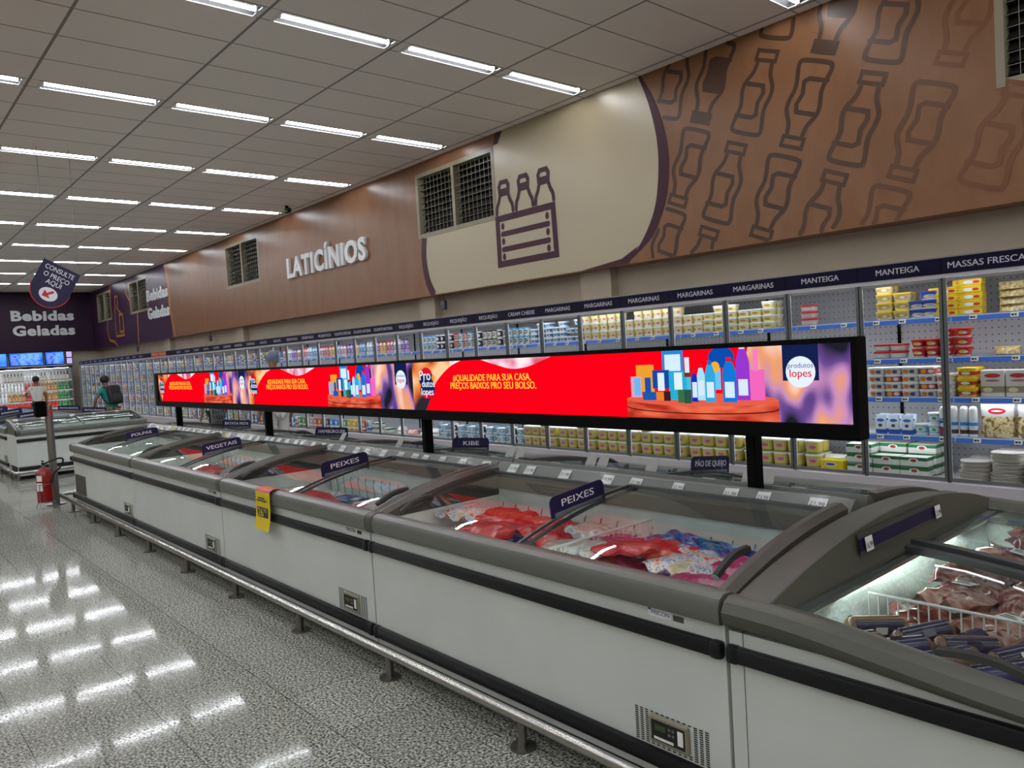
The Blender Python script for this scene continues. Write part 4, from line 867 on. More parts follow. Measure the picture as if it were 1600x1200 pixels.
def fill(x0, x1, spec, how, z=0.605):
    """spec: list of (fraction along, depth 0..1, layer, kind)"""
    cnt = {}
    for f, dpt, lay, kind in spec:
        cnt[kind] = cnt.get(kind, 0) + 1
        bag('frozen_food_bag', kind, '%s frozen bag, %s of its colour from the left, %s' % (COLN[kind], nth(cnt[kind] - 1), how), 'frozen food', 'frozen food bags in the freezers',
            rb.uniform(0.30, 0.36), rb.uniform(0.22, 0.26), rb.uniform(0.05, 0.075), (min(max(x0 + (x1 - x0) * f, x0 + .25), x1 - .25), 2.16 + 0.64 * dpt, z + 0.06 * lay), (rb.uniform(-.12, .12), rb.uniform(-.12, .12), rb.uniform(-.35, .35)), rb.randint(0, 999))
def base_row(n0, n1, kinds, lay=0):
    return [(n0 + (n1 - n0) * (i + .5) / len(kinds), dpt, lay, k) for dpt, ks in ((0.18, kinds), (0.55, kinds[1:] + kinds[:1]), (0.85, kinds[2:] + kinds[:2])) for i, k in enumerate(ks)]
fill(*FR[0][:2], sorted(base_row(0.06, 0.95, ['red', 'fish', 'red', 'blue', 'red', 'red', 'pink', 'blue']) + [(0.09, .55, 1.6, 'fish'), (0.22, .6, 1.7, 'red'), (.33, .72, 1.4, 'red'), (.30, .25, 1.5, 'red'), (.43, .45, 1.5, 'red'), (.50, .7, 1.3, 'white'), (.55, .3, 1.6, 'white'), (.60, .6, 1.5, 'pink'), (.66, .45, 1.9, 'red'), (.72, .55, 1.7, 'red'), (.70, .8, 1.3, 'blue'), (.80, .45, 1.6, 'fish'), (.82, .75, 1.3, 'blue'), (.90, .5, 1.5, 'pink'), (.92, .8, 1.2, 'blue'), (.87, .22, 1.4, 'pink')]), 'PEIXES freezer by the hump')
fill(*FR[1][:2], sorted(base_row(0.06, 0.95, ['blue', 'white', 'white', 'blue', 'white', 'red']) + [(0.10, .5, 1.4, 'fish'), (.22, .45, 1.2, 'red'), (.33, .45, 1.1, 'red'), (.62, .40, 1.2, 'red'), (.74, .45, 1.5, 'fish'), (.84, .4, 1.2, 'red')]), 'promo-tagged PEIXES freezer', 0.54)
fill(*FR[2][:2], sorted(base_row(0.06, 0.95, ['white', 'white', 'white', 'white', 'white']) + [(.20, .62, 1.4, 'red'), (.34, .45, 1.3, 'red'), (.72, .5, 1.4, 'red'), (.85, .5, 1.5, 'fish')]), 'VEGETAIS freezer', 0.54)
fill(*FR[3][:2], sorted(base_row(0.06, 0.95, ['white', 'pink', 'white', 'red', 'white'])), 'POLPAS freezer', 0.5)
def divider(pts, h, label):
    """white coated wire divider: top wire, lower wire and uprights"""
    p0, p1 = V(*pts[0]), V(*pts[1]); m = MB(); m.tube([p0, p1], 0.0055, WHITE2, 6); dn = V(0, 0, -h); m.tube([p0 + dn, p1 + dn], 0.004, WHITE2, 6)
    n = int((p1 - p0).length / 0.032)
    for i in range(n + 1): p = p0 + (p1 - p0) * (i / n); m.tube([p, p + dn], 0.0028, WHITE2, 5)
    return tag(m.build('wire_divider'), label, 'wire divider', 'white wire dividers')
divider([(-2.33, 2.14, 0.765), (-2.33, 2.84, 0.765)], 0.20, 'white wire divider across the red bags beside the hump-ended freezer')
divider([(-1.20, 2.60, 0.70), (0.60, 2.60, 0.70)], 0.17, 'white wire divider between salami rolls and wrapped meat')
# hump-ended freezer: salami rolls in front, wrapped meat behind
SAL = [label_mat('salami_sleeve_%d' % i, c, bands=[(-0.02, 0.02, e)], rough=0.2) for i, (c, e) in enumerate((('2c2a48', '34325a'), ('32304c', '7a5a48')))]
TAN = mottled('salami_end', [(0.3, '5c4636'), (0.7, '86664c')], 30, 0.3)
rs = random.Random(5)
def salami(i, x, y, z, rz, rx):
    m = MB(); n = 14; L = 0.20; secs = [(-.5, .010), (-.47, .024), (-.40, .031), (-.22, .033)]
    A = [[(L * u, r * cos(2 * pi * j / n), r * sin(2 * pi * j / n)) for j in range(n)] for u, r in secs]; m.loft(A, TAN)
    B = [[(L * u, 0.0342 * cos(2 * pi * j / n), 0.0342 * sin(2 * pi * j / n)) for j in range(n)] for u in (-.40, .38)]; m.loft(B, SAL[i % 2])
    Cc = [[(L * -u, r * cos(2 * pi * j / n), r * sin(2 * pi * j / n)) for j in range(n)] for u, r in secs[::-1]]; m.loft(Cc, TAN)
    d = DR((0, 0, 0.0345), (1, 0, 0), (0, 1, 0)); d.rect(-0.02, -0.012, 0.02, 0.012, TAG if i % 3 == 0 else YEL if i % 5 == 0 else SAL[0], 0.001); m.add(d.v, d.f, d.mats[0])
    o = m.build('salami_roll', loc=(x, y, z), rot=(rx, rs.uniform(-.1, .1), rz), smooth=50)
    return o
k = 0
for col in range(9):
    for row in range(5):
        x = -1.14 + col * 0.135 + rs.uniform(-.015, .015); y = 2.17 + row * 0.09; lay = 1 if (row % 2) else 0
        if x > 0.0: continue
        o = salami(k, x + 0.03 * lay, y, 0.605 + 0.045 * lay + rs.uniform(0, .02), radians(62) + rs.uniform(-.25, .25), rs.uniform(0, 6))
        tag(o, 'dark blue salami roll, %s column from the hump, %s row from the rim' % (nth(col), nth(row)), 'salami', 'salami rolls in the hump-ended freezer'); k += 1
k = 0
for row in range(6):
    for col in range(6):
        x = -1.02 + col * 0.22 + rs.uniform(-.03, .03) + 0.05 * (row % 2); y = 2.70 + row * 0.20 + rs.uniform(-.02, .02)
        if x > 0.15: continue
        kind = 'redfilm' if (row, col) == (0, 2) else ('beef' if (row + col) % 3 == 0 else 'meat')
        nm = {'redfilm': 'bright red net bag', 'beef': 'dark red beef pack', 'meat': 'pinkish meat pack'}[kind]
        bag('meat_pack', kind, '%s, %s column from the hump, %s row behind the wire divider' % (nm, nth(col), nth(row)), 'meat', 'wrapped meat packs in the hump-ended freezer',
            rs.uniform(.25, .32), rs.uniform(.21, .26), rs.uniform(.05, .08), (x, y, 0.575 + 0.035 * ((row + col) % 3)), (rs.uniform(-.15, .15), rs.uniform(-.15, .15), rs.uniform(-.5, .5)), rs.randint(0, 999), tagcard=(row + col) % 3 == 1)
# ------------------------------------------------------------------ glass door coolers along the wall
DW = 0.593; CX0 = -2.12; CY = 5.9; CW = 2 * DW
def perf_mat():
    m, nt, b = nodes('perforated_back_panel'); b.inputs['Roughness'].default_value = 0.5
    tc = N(nt, 'ShaderNodeTexCoord'); sp = N(nt, 'ShaderNodeSeparateXYZ'); nt.links.new(tc.outputs['Object'], sp.inputs[0])
    a = mathn(nt, 'SUBTRACT', mathn(nt, 'PINGPONG', sp.outputs[0], 0.022), 0.011); c = mathn(nt, 'SUBTRACT', mathn(nt, 'PINGPONG', sp.outputs[2], 0.026), 0.013)
    a = mathn(nt, 'PINGPONG', sp.outputs[0], 0.022); c = mathn(nt, 'PINGPONG', sp.outputs[2], 0.026)
    f = mathn(nt, 'LESS_THAN', mathn(nt, 'ADD', mathn(nt, 'MULTIPLY', a, a), mathn(nt, 'MULTIPLY', c, c)), 0.0055 ** 2)
    nt.links.new(mixc(nt, f, lin('d2d0d6'), lin('66646c')), b.inputs['Base Color']); return m
PERF = perf_mat()
SHZ = [1.668, 1.372, 1.080, 0.790]
DFR = pm('door_frame_grey', '5f6364', 0.4, 0.3)
def make_cooler():
    t = thing('display_cooler', 'x', 'cooler', (0, 0, 0), 0, 'glass door coolers along the wall')
    m = MB().box(0, CW, 0.73, 0.77, 0.05, 2.0, LILAC).box(0, CW, 0.05, 0.72, 0.42, 0.472, LILAC).box(0, CW, 0.0, 0.05, 0.318, 0.468, LILAC).box(0, CW, 0.02, 0.77, 1.94, 2.03, LILAC).box(0, CW, 0.05, 0.73, 0.05, 0.30, GREYD)
    m.box(0, CW, -0.012, 0.05, 0.29, 0.315, ALUD).box(0, CW, 0.012, 0.05, 0.05, 0.29, LILAC).box(0, CW, 0.05, 0.7, 0.0, 0.05, DARK)
    m.box(0, CW, 0.0, 0.03, 1.932, 1.96, LILAC); m.build('cabinet', t, smooth=0)
    MB().box(0.0, CW, 0.715, 0.73, 0.47, 1.94, PERF).box(CW / 2 - 0.012, CW / 2 + 0.012, 0.705, 0.716, 0.5, 1.94, BLACKM).build('back_panel', t, smooth=0)
    for i, z in enumerate(SHZ):
        s = MB().box(0.004, CW - 0.004, 0.17, 0.70, z - 0.022, z - 0.006, WHITE2).build('shelf', t, smooth=0)
        p = MB(); p.add([(0.004, 0.146, z - 0.044), (CW - 0.004, 0.146, z - 0.044), (CW - 0.004, 0.158, z), (0.004, 0.158, z)], [(0, 1, 2, 3)], BLUE); p.box(0.004, CW - .004, 0.155, 0.172, z - 0.04, z - 0.004, WHITE2)
        for q in range(5):
            x = 0.12 + q * 0.235 + 0.02 * ((q * 7 + i * 3) % 3)
            p.add([(x, 0.1435, z - 0.038), (x + 0.05, 0.1435, z - 0.038), (x + 0.05, 0.152, z - 0.006), (x, 0.152, z - 0.006)], [(0, 1, 2, 3)], TAG)
            for (u, wd) in ((0.005, 0.018), (0.026, 0.012)): p.add([(x + u, 0.1445, z - 0.030), (x + u + wd, 0.1445, z - 0.030), (x + u + wd, 0.1482, z - 0.016), (x + u, 0.1482, z - 0.016)], [(0, 1, 2, 3)], TAGTXT)
        p.build('price_rail', s, smooth=0)
    for kx in (0, 1):
        x0 = kx * DW; dd = thing('door', '', '', (x0, 0, 0)); del dd['label']; del dd['category']; dd.parent = t
        f = MB()
        for x in (0.004, DW - 0.024): f.box(x, x + 0.02, 0.004, 0.018, 0.482, 1.93, DFR)
        f.box(0.024, DW - 0.024, 0.004, 0.018, 0.482, 0.508, ALU).box(0.024, DW - 0.024, 0.004, 0.018, 1.908, 1.93, ALU)
        f.build('door_frame', dd, smooth=0)
        MB().add([(0.024, 0.014, 0.508), (DW - 0.024, 0.014, 0.508), (DW - 0.024, 0.014, 1.908), (0.024, 0.014, 1.908)], [(0, 1, 2, 3)], GLASSD).build('glass', dd, smooth=0)
        MB().box(DW - 0.05 if kx else 0.03, DW - 0.03 if kx else 0.05, -0.03, 0.002, 1.02, 1.30, ALUD).build('handle', dd, smooth=0) if 0 else None
    mu = MB()
    for x in (0.0, DW, CW): mu.box(max(0, x - 0.012), min(CW, x + 0.012), 0.020, 0.036, 0.472, 1.94, ALUD)
    mu.build('mullion', t, smooth=0)
    for x in (0.014, DW + 0.014): MB().box(x, x + 0.006, 0.0205, 0.034, 0.50, 1.92, INK).build('mullion_highlight', t, smooth=0)  # white trim painting in the bright highlight line beside each mullion
    for y, z in ((0.10, 1.925), (0.185, SHZ[0] - .03), (0.185, SHZ[1] - .03), (0.185, SHZ[2] - .03), (0.185, SHZ[3] - .03)): MB().box(0.03, CW - 0.03, y, y + 0.02, z, z + 0.006, STRIPM).build('light_strip', t, smooth=0)
    return t
DTXT = {-1: 'MASSAS FRESCAS', 0: 'MASSAS FRESCAS', 1: 'MANTEIGA', 2: 'MANTEIGA', 8: 'CREAM CHEESE', 13: 'IOGURTE NATURAL', 14: 'IOGURTE NATURAL', 15: 'IOGURTES ESPECIAIS', 16: 'PROBIÓTICOS', 17: 'FERMENTADOS', 18: 'FERMENTADOS', 19: 'INFANTIL', 20: 'INFANTIL', 21: 'SOBREMESAS', 22: 'SOBREMESAS', 23: 'SOBREMESAS', 24: 'IOGURTES', 25: 'IOGURTES', 26: 'IOGURTES', 27: 'IOGURTES', 28: 'QUEIJOS'}
for k in range(3, 8): DTXT[k] = 'MARGARINAS'
for k in range(9, 13): DTXT[k] = 'REQUEIJÃO'
for k in range(33, 45): DTXT[k] = 'BEBIDAS'
DOOR = {-1: 'outer MASSAS FRESCAS door', 0: 'MASSAS FRESCAS door', 1: 'nearer MANTEIGA door', 2: 'further MANTEIGA door', 8: 'CREAM CHEESE door'}
for k in range(3, 8): DOOR[k] = '%s MARGARINAS door' % nth(k - 3)
for k in range(9, 13): DOOR[k] = '%s REQUEIJÃO door' % nth(k - 9)
for k in range(13, 45): DOOR[k] = 'door %d past CREAM CHEESE' % (k - 8)
c0 = make_cooler(); ct = tree_of(c0)
def header(k, parent, x0):
    """one door's stretch of the navy header board"""
    txt = DTXT.get(k); d = DR((x0, -0.008, 0)); g = 0.002
    orange = k in (30, 31)
    d.box(x0 + g, x0 + DW - g, -0.008, 0.02, 1.962, 2.072, NAVYR if not orange else REDP); d.box(x0, x0 + DW, -0.010, 0.025, 2.072, 2.082, ALU)
    d.o = V(x0, -0.009, 0)
    if orange: d.text('PROMOÇÃO', DW / 2, 1.995, 0.075, YEL, 0.001, 'c', bold=0.02, width=0.45)
    elif txt: d.text(txt, DW / 2, 1.995, 0.062, INKG, 0.001, 'c', bold=0.035, width=min(0.50, 0.036 * len(txt) + 0.02))
    d.build('header_board', parent, smooth=0)
for c in range(23):
    loc = (CX0 - CW * c, CY, 0)
    lab = 'glass door cooler with %s' % ('the MASSAS FRESCAS header' if c == 0 else 'two MANTEIGA headers' if c == 1 else 'the first two MARGARINAS headers after MANTEIGA' if c == 2 else 'the third and fourth MARGARINAS headers after MANTEIGA' if c == 3 else 'MARGARINAS and CREAM CHEESE headers' if c == 4 else 'the first two REQUEIJÃO headers after CREAM CHEESE' if c == 5 else 'the last two REQUEIJÃO headers' if c == 6 else 'two IOGURTE NATURAL headers' if c == 7 else 'door %d and %d past CREAM CHEESE' % (2 * c - 9, 2 * c - 8))
    if c == 0: o = c0; o.location = loc; o['label'] = lab
    else: o = dup(c0, ct, loc, lab)
    header(2 * c, o, 0.0); header(2 * c - 1, o, DW)
ep = MB().box(CX0 - CW * 22 - 0.06, CX0 - CW * 22 - 0.005, CY - 0.02, Y1 - 0.3, 0, 2.05, ALU)
tag(ep.build('end_panel', smooth=0), 'grey end panel closing the cooler row at the far corner', 'panel')

# ------------------------------------------------------------------ products: one prototype of each kind, copied onto the shelves
LIDW = pm('white_lid', 'ecebe6', 0.35); LIDY = pm('yellow_lid', 'e8c01c', 0.35); LIDB = pm('blue_lid', '2440a0', 0.3); LIDR = pm('red_lid', 'd0242c', 0.35); LIDSKY = pm('light_blue_lid', '4aa0dc', 0.35); LIDG = pm('green_lid', '2c8a48', 0.35); LIDK = pm('dark_lid', '26242c', 0.35); LIDP = pm('purple_lid', '6a3c98', .35)
def LM(n, base, bands=(), blobs=(), noise=None): return label_mat(n, base, bands, blobs, noise=noise)
PROTO = {}
def proto(key, name, desc, cat, mb, lid=None, smooth=40):
    o = mb.build(name, smooth=smooth); tag(o, 'x', cat)
    if lid: lid.build('lid', o, smooth=smooth)
    PROTO[key] = [o, tree_of(o), desc, False, cat]
def tub(key, name, desc, w, dp, h, mat, lid, e=4, taper=0.86, child=False, cat='tub', n=16):
    m = MB(); m.mloft([(0, w * taper * .96, dp * taper * .96, e, mat), (0.004, w * taper, dp * taper, e, mat), (h - 0.014, w, dp, e, mat), (h - 0.013, w, dp, e, mat)], n)
    l = MB(); l.mloft([(h - 0.014, w * 1.05, dp * 1.05, e, lid), (h - 0.002, w * 1.05, dp * 1.05, e, lid), (h, w * 1.0, dp * 1.0, e, lid)], n)
    if child: proto(key, name, desc, cat, m, l)
    else: m.add(l.v, l.f, lid); proto(key, name, desc, cat, m)
def round_bottle(key, name, desc, r, h, mat, cap, neck=0.5, shoulder=0.72, cat='bottle', glassm=None):
    m = MB(); g = glassm or mat
    m.mloft([(0, 2 * r * .9, 2 * r * .9, 2, g), (0.006, 2 * r, 2 * r, 2, g), (h * .1, 2 * r, 2 * r, 2, mat), (h * shoulder, 2 * r, 2 * r, 2, g), (h * (shoulder + .12), 2 * r * neck, 2 * r * neck, 2, g), (h * .9, 2 * r * neck, 2 * r * neck, 2, cap), (h * .905, 2 * r * neck * 1.25, 2 * r * neck * 1.25, 2, cap), (h, 2 * r * neck * 1.2, 2 * r * neck * 1.2, 2, cap)], 12)
    proto(key, name, desc, cat, m)
def carton(key, name, desc, w, dp, h, mat, cat='carton'):
    proto(key, name, desc, cat, MB().rbox(-w / 2, w / 2, -dp / 2, dp / 2, 0, h, mat, 0.004, 1))
def pouch(key, name, desc, w, h, dp, mat, cat='bag'):
    m = MB(); rg = []
    for i in range(9):
        t = i / 8; k = (1 - t) ** .5 * min(1, .6 + t * 4) if i < 8 else 0.03; ww = w * (0.94 + 0.06 * abs(2 * t - 1)); rg.append(ring(0, 0, h * t, ww, max(dp * k, 0.004), 2.6, 16))
    m.loft(rg, mat); proto(key, name, desc, cat, m, smooth=60)
YB = LM('margarine_print', 'eedb92', [(0.0, 0.014, 'f2ecd8')], [(0.012, 0.036, 0.034, 0.018, 'f0dcc8'), (0.02, 0.034, 0.02, 0.010, 'd87890'), (-0.03, 0.035, 0.012, 0.012, 'c8a040')])
tub('marg', 'margarine_tub', 'yellow margarine tub', .108, .085, .088, YB, LIDW)
YB2 = LM('flat_margarine_print', 'efdf94', [(0.03, 0.04, 'f4eccc')], [(0.0, 0.022, 0.03, 0.010, 'c89848')])
tub('margflat', 'margarine_tub', 'shallow yellow margarine tub', .115, .09, .058, YB2, LIDW)
BG_ = LM('large_margarine_print', 'd2c060', [(0.0, .02, '9a9a40')], [(0.0, 0.06, 0.042, 0.030, 'd8a890'), (0.01, 0.06, 0.03, 0.014, 'c06880')])
tub('margbig', 'margarine_tub', 'large margarine tub', .128, .115, .115, BG_, LIDW)
tub('yel', 'butter_tub', 'yellow lidded butter tub', .125, .095, .066, LM('butter_print', 'e8d8a8', [], [(0.0, 0.03, 0.05, 0.016, 'c8a858'), (.01, .03, .02, .01, 'f4e8c8')]), LIDY, child=True)
tub('blu', 'butter_tub', 'dark blue lidded butter tub', .118, .09, .064, LM('blue_butter_print', '3858a8', [(0, .012, 'e8e8ec')], [(0.01, 0.026, 0.045, 0.014, 'e8c8a0'), (.02, .03, .02, .008, '8cb8e8')]), LIDB, child=True)
carton('ybox', 'butter_box', 'long yellow butter box', .19, .10, .052, LM('yellow_box_print', 'e6c82c', [(0.038, 0.044, 'e89820')], [(0.01, 0.022, 0.032, 0.012, 'f0f0ec'), (0.06, 0.022, 0.022, 0.010, 'c83028'), (-.06, .022, .012, .01, 'd0a020')]), 'box')
tub('redtub', 'cheese_tub', 'red rimmed cheese tub', .125, .1, .056, LM('red_rim_print', 'e4dcdc', [(0, .01, 'd8a0a8')], [(0, .024, .035, .012, 'f4f0ee')]), LIDR, child=True)
tub('redcup', 'cheese_cup', 'red and yellow printed cup', .10, .095, .068, LM('red_cup_print', 'cc2c2c', [(0, .012, 'e8e0dc')], [(0, .036, .03, .013, 'f0d060'), (.015, .034, .014, .008, 'f4f0e8')]), LIDR, 2.4, .72, True, 'cup')
tub('dip', 'dip_tub', 'dip tub with orange picture', .125, .11, .056, LM('dip_print', 'd8d0d4', [], [(-.02, .022, .022, .016, 'd88028'), (.025, .022, .02, .014, '58506c'), (.05, .02, .01, .012, 'e8e4e4')]), LIDW, 3, .9, True)
tub('dipr', 'dip_tub', 'dip tub with red picture', .12, .11, .056, LM('dip_red_print', 'b84450', [], [(-.02, .022, .02, .016, 'e8a838'), (.03, .022, .018, .014, 'e8e0e0')]), LIDW, 3, .9, True)
tub('ytub', 'dip_tub', 'yellow dip tub', .13, .11, .07, LM('yellow_tub_print', 'e8c420', [(.016, .042, 'b8282c')], [(0, .03, .03, .01, 'f0e8d8')]), LIDY, 2.6, .86, True)
pouch('pasta', 'pasta_bag', 'clear bag of gnocchi', .215, .235, .11, label_mat('gnocchi_bag', 'd8d0c8', bands=[(0.15, .24, 'dcd8d8')], blobs=[(0.0, .187, .055, .022, 'c02830'), (0, .187, .035, .006, 'f0e8e8')], noise=(38, [(0.0, '8a6c40'), (0.42, 'd8bc84'), (0.52, 'e8d8b0'), (0.64, 'b89460')]), rough=0.2))
carton('nhoque', 'gnocchi_pack', 'pale grey gnocchi pack', .15, .035, .19, LM('gnocchi_pack_print', 'c9c2bc', [(0.03, .075, '8f8468')], [(0.0, .15, .05, .016, 'b82830'), (0, .115, .045, .008, 'a06868'), (-.03, .05, .03, .016, 'd8c8a0')]), 'pack')
pouch('pastabrown', 'pasta_pack', 'tray of shell pasta', .17, .062, .11, mottled('shell_pasta', [(0.3, '7a6234'), (0.5, 'c8ae72'), (0.7, 'e0cfa0')], 60, 0.25), 'pack')
pouch('redmeat', 'sausage_pack', 'pink film sausage pack', .22, .07, .14, mottled('sausage_film', [(0.35, 'c8706c'), (0.55, 'e8b0a8'), (0.7, 'f0d4d0')], 30, 0.2), 'pack')
pouch('milk', 'milk_pouch', 'blue and white milk pouch', .085, .15, .05, LM('milk_pouch_print', 'e8ecf2', [(0.0, .035, '2850b0'), (.125, .15, 'c8d4ea')], [(0.0, .105, .028, .012, '3060c0'), (0, .065, .015, .012, '484850')]), 'pouch')
tub('cream', 'yogurt_pot', 'light blue yogurt pot', .105, .10, .085, LM('blue_pot_print', '8cc0e4', [(0, .02, 'e8f0f4')], [(0, .045, .035, .02, 'e4f0f8'), (0, .045, .015, .012, '60a868')]), LIDW, 2.4, .8, True, 'pot')
m = MB(); vig = LM('spray_can_print', '2c3c86', [(0.135, .15, 'e8e8f0')], [(0, .04, .02, .03, 'a83040'), (.0, .085, .02, .015, 'd8dcec')])
m.mloft([(0, .054, .054, 2, vig), (.005, .058, .058, 2, vig), (.145, .058, .058, 2, LIDW), (.15, .056, .056, 2, LIDW), (.20, .054, .054, 2, LIDW), (.215, .044, .044, 2, LIDW), (.22, .02, .02, 2, LIDW)], 16)
dv = DR((-.025, -.0298, .115)); dv.text('VIGO', 0, 0, 0.03, INK, 0, bold=.03, width=.05); m.add(dv.v, dv.f, INK); proto('can', 'spray_can', 'navy cream can', 'can', m)
m = MB(); wc = LM('white_can_print', 'dfe4ee', [(.08, .105, '3c8ad0'), (0.02, .05, '5a3c40')], []); m.mloft([(0, .054, .054, 2, wc), (.005, .058, .058, 2, wc), (.145, .058, .058, 2, LIDW), (.20, .054, .054, 2, LIDW), (.215, .044, .044, 2, LIDW), (.22, .02, .02, 2, LIDW)], 16); proto('canw', 'spray_can', 'white spray can', 'can', m)
GW = LM('green_white_pack_print', 'dcdcd6', [(.05, .075, '2c6a3c'), (0, .008, '2c6a3c')], [(0, .052, .035, .016, 'e8e4dc'), (0, .05, .022, .012, 'a83c30')])
carton('gw', 'butter_pack', 'white and green butter pack', .20, .12, .076, GW, 'pack')
carton('ypack', 'cheese_pack', 'yellow block pack', .19, .13, .09, LM('yellow_pack_print', 'e2c61e', [(0, .014, 'c03c28')], [(-.01, .055, .05, .018, 'e8e0c8'), (-.01, .055, .04, .009, '2c4a90')]), 'pack')
pouch('wpack', 'flour_pack', 'white film pack', .22, .06, .15, mottled('white_red_film', [(0.35, 'b03c3c'), (0.45, 'ddd6d2'), (0.7, 'efece8')], 8, 0.25), 'pack')
m = MB()
for i in range(6): m.loft([ring(.004 * sin(i * 2), .004 * cos(i * 3), .012 * i + z, w_, d_, 3, 16) for z, w_, d_ in ((0, .18, .18), (.002, .2, .2), (.009, .2, .2), (.0115, .18, .18))], pm('tortilla_pack_%d' % (i % 2), ('c8bca8', 'b8b0ac')[i % 2], 0.3))
proto('tort', 'tortilla_stack', 'stack of flat tortilla packs', 'pack', m)
for key, base, lid, b1, desc in (('reqn', '2c2c4c', LIDW, 'e4dcd4', 'navy labelled spread cup'), ('reqb', 'd8dcdc', LIDSKY, '34343c', 'sky blue lidded spread cup'), ('reqr', 'c8b8ac', LIDR, 'b02c34', 'red lidded spread cup'), ('reqk', 'd9d2c6', LIDK, '3c3038', 'dark lidded spread cup')):
    tub(key, 'cheese_spread_cup', desc, .078, .078, .10, LM(key + '_print', base, [(.0, .012, 'eceae4')], [(0, .05, .026, .022, b1), (.004, .05, .014, .008, 'e8e4dc')]), lid, 2, .88, False, 'cup', 12)
tub('cc', 'cream_cheese_tub', 'blue cream cheese tub', .11, .085, .056, LM('cream_cheese_print', '4c8cc8', [(0, .014, 'e8ecf0')], [(0, .026, .035, .012, 'e8eef4'), (0, .026, .018, .007, '2c4c98')]), LIDW)
for key, base, cap, b1, desc in (('yogr', 'e6dcd8', LIDR, 'c84c54', 'red capped yogurt bottle'), ('yogp', 'e0b4c0', LIDR, 'b83868', 'pink yogurt bottle'), ('yogw', 'e8e8ea', LIDW, '6c9cd0', 'white yogurt bottle'), ('yogv', 'c8b0d8', LIDP, '6a3c98', 'lilac yogurt bottle'), ('yogo', 'e4c8a0', LIDR, 'd88840', 'orange yogurt bottle'), ('yogb', 'b8d4ec', LIDSKY, '3c78c0', 'light blue yogurt bottle')):
    round_bottle(key, 'yogurt_bottle', desc, .034, .19, LM(key + '_print', base, [(.05, .115, b1), (.06, .105, base)], [(0, .08, .02, .018, b1)]), cap, .55)
GC = {}
for key, base, b1, desc in (('ca', '4c84c4', 'e8ecf0', 'blue carton'), ('cbx', 'd8d4cc', 'b83434', 'white and red carton'), ('cc2', '5a8a54', 'e0e4d8', 'green carton'), ('cd', 'd8a848', 'f0ecdc', 'yellow carton'), ('ce', 'a8a4b0', 'e4e4ea', 'grey carton'), ('cf', 'b85c3c', 'e8d8c8', 'orange carton'), ('cg', 'b8c8d8', '3c4c90', 'pale blue carton'), ('ch', '5c3c3c', 'c8b8b0', 'brown carton')):
    carton(key, 'food_carton', desc, .085, .08, .17, LM(key + '_print', base, [(.03, .06, b1)], [(0, .11, .028, .03, b1)]), 'carton')
GEN = ['ca', 'cbx', 'cc2', 'cd', 'ce', 'cf', 'cg', 'ch']
REDG = pm('red_soda', '8a1418', 0.12); GRNG = pm('green_glass_bottle', '1c5c30', 0.12); BLKG = pm('dark_wine_glass', '14181a', 0.1); AMB = pm('amber_bottle', '5c3014', 0.12); CLR = pm('pale_bottle', 'b8c0c0', 0.15)
for key, g, lab, cap, desc in (('bw', BLKG, 'c8c0b0', LIDK, 'dark wine bottle'), ('br', REDG, 'c01820', LIDR, 'red soda bottle'), ('bg', GRNG, '2c8040', LIDG, 'green bottle'), ('ba', AMB, 'c89048', LIDY, 'amber bottle'), ('bc', CLR, 'e4e4e4', LIDW, 'pale bottle')):
    round_bottle(key, 'drink_bottle', desc, .038, .27, LM(key + '_print', lab, [(.06, .07, 'e8e4dc')]), cap, .4, .6, 'bottle', g)
def put(key, x, y, z, label, group, rz=0.0):
    P = PROTO[key]
    if not P[3]: o = P[0]; P[3] = True; o.location = (x, y, z); o.rotation_euler = (0, 0, rz); o['label'] = label
    else: o = dup(P[0], P[1], (x, y, z), label, rz)
    o['group'] = group; return o
rp = random.Random(21)
CELLC = {}
def cell(k, shelf, keys, ncol, heights, pitch=None, hgt=0.09, y0=0.21, deep=1, dp=0.1, span=(0.05, 0.95), jit=0.003, rz=0.05):
    """stacks of packs behind door k: heights per column, keys per column"""
    xd = CX0 - DW * k; z = (SHZ + [0.472])[shelf] + (-0.005 if shelf < 4 else 0.001); nm = ('top shelf', 'second shelf', 'third shelf', 'fourth shelf', 'bottom deck')[shelf]
    for c in range(ncol):
        x = xd + DW * (span[0] + (span[1] - span[0]) * (c + .5) / ncol)
        key = keys[c % len(keys)]; H_ = heights[c % len(heights)]
        for r in range(deep):
            for l in range(H_):
                kk = key[l % len(key)] if isinstance(key, (list, tuple)) else key
                desc = PROTO[kk][2]; ck = (k, shelf, desc, c, r); CELLC[ck] = CELLC.get(ck, 0)
                lab = '%s, %s stack %d%s%s, %s' % (desc, nm, c + 1, '' if H_ == 1 else ' layer %d' % (l + 1), '' if r == 0 else ' row %d' % (r + 1), DOOR[k])
                put(kk, x + rp.uniform(-jit, jit), CY + y0 + dp * r + rp.uniform(-jit, jit), z + hgt * l, lab, '%s packs in the wall coolers' % PROTO[kk][4], rp.uniform(-rz, rz))
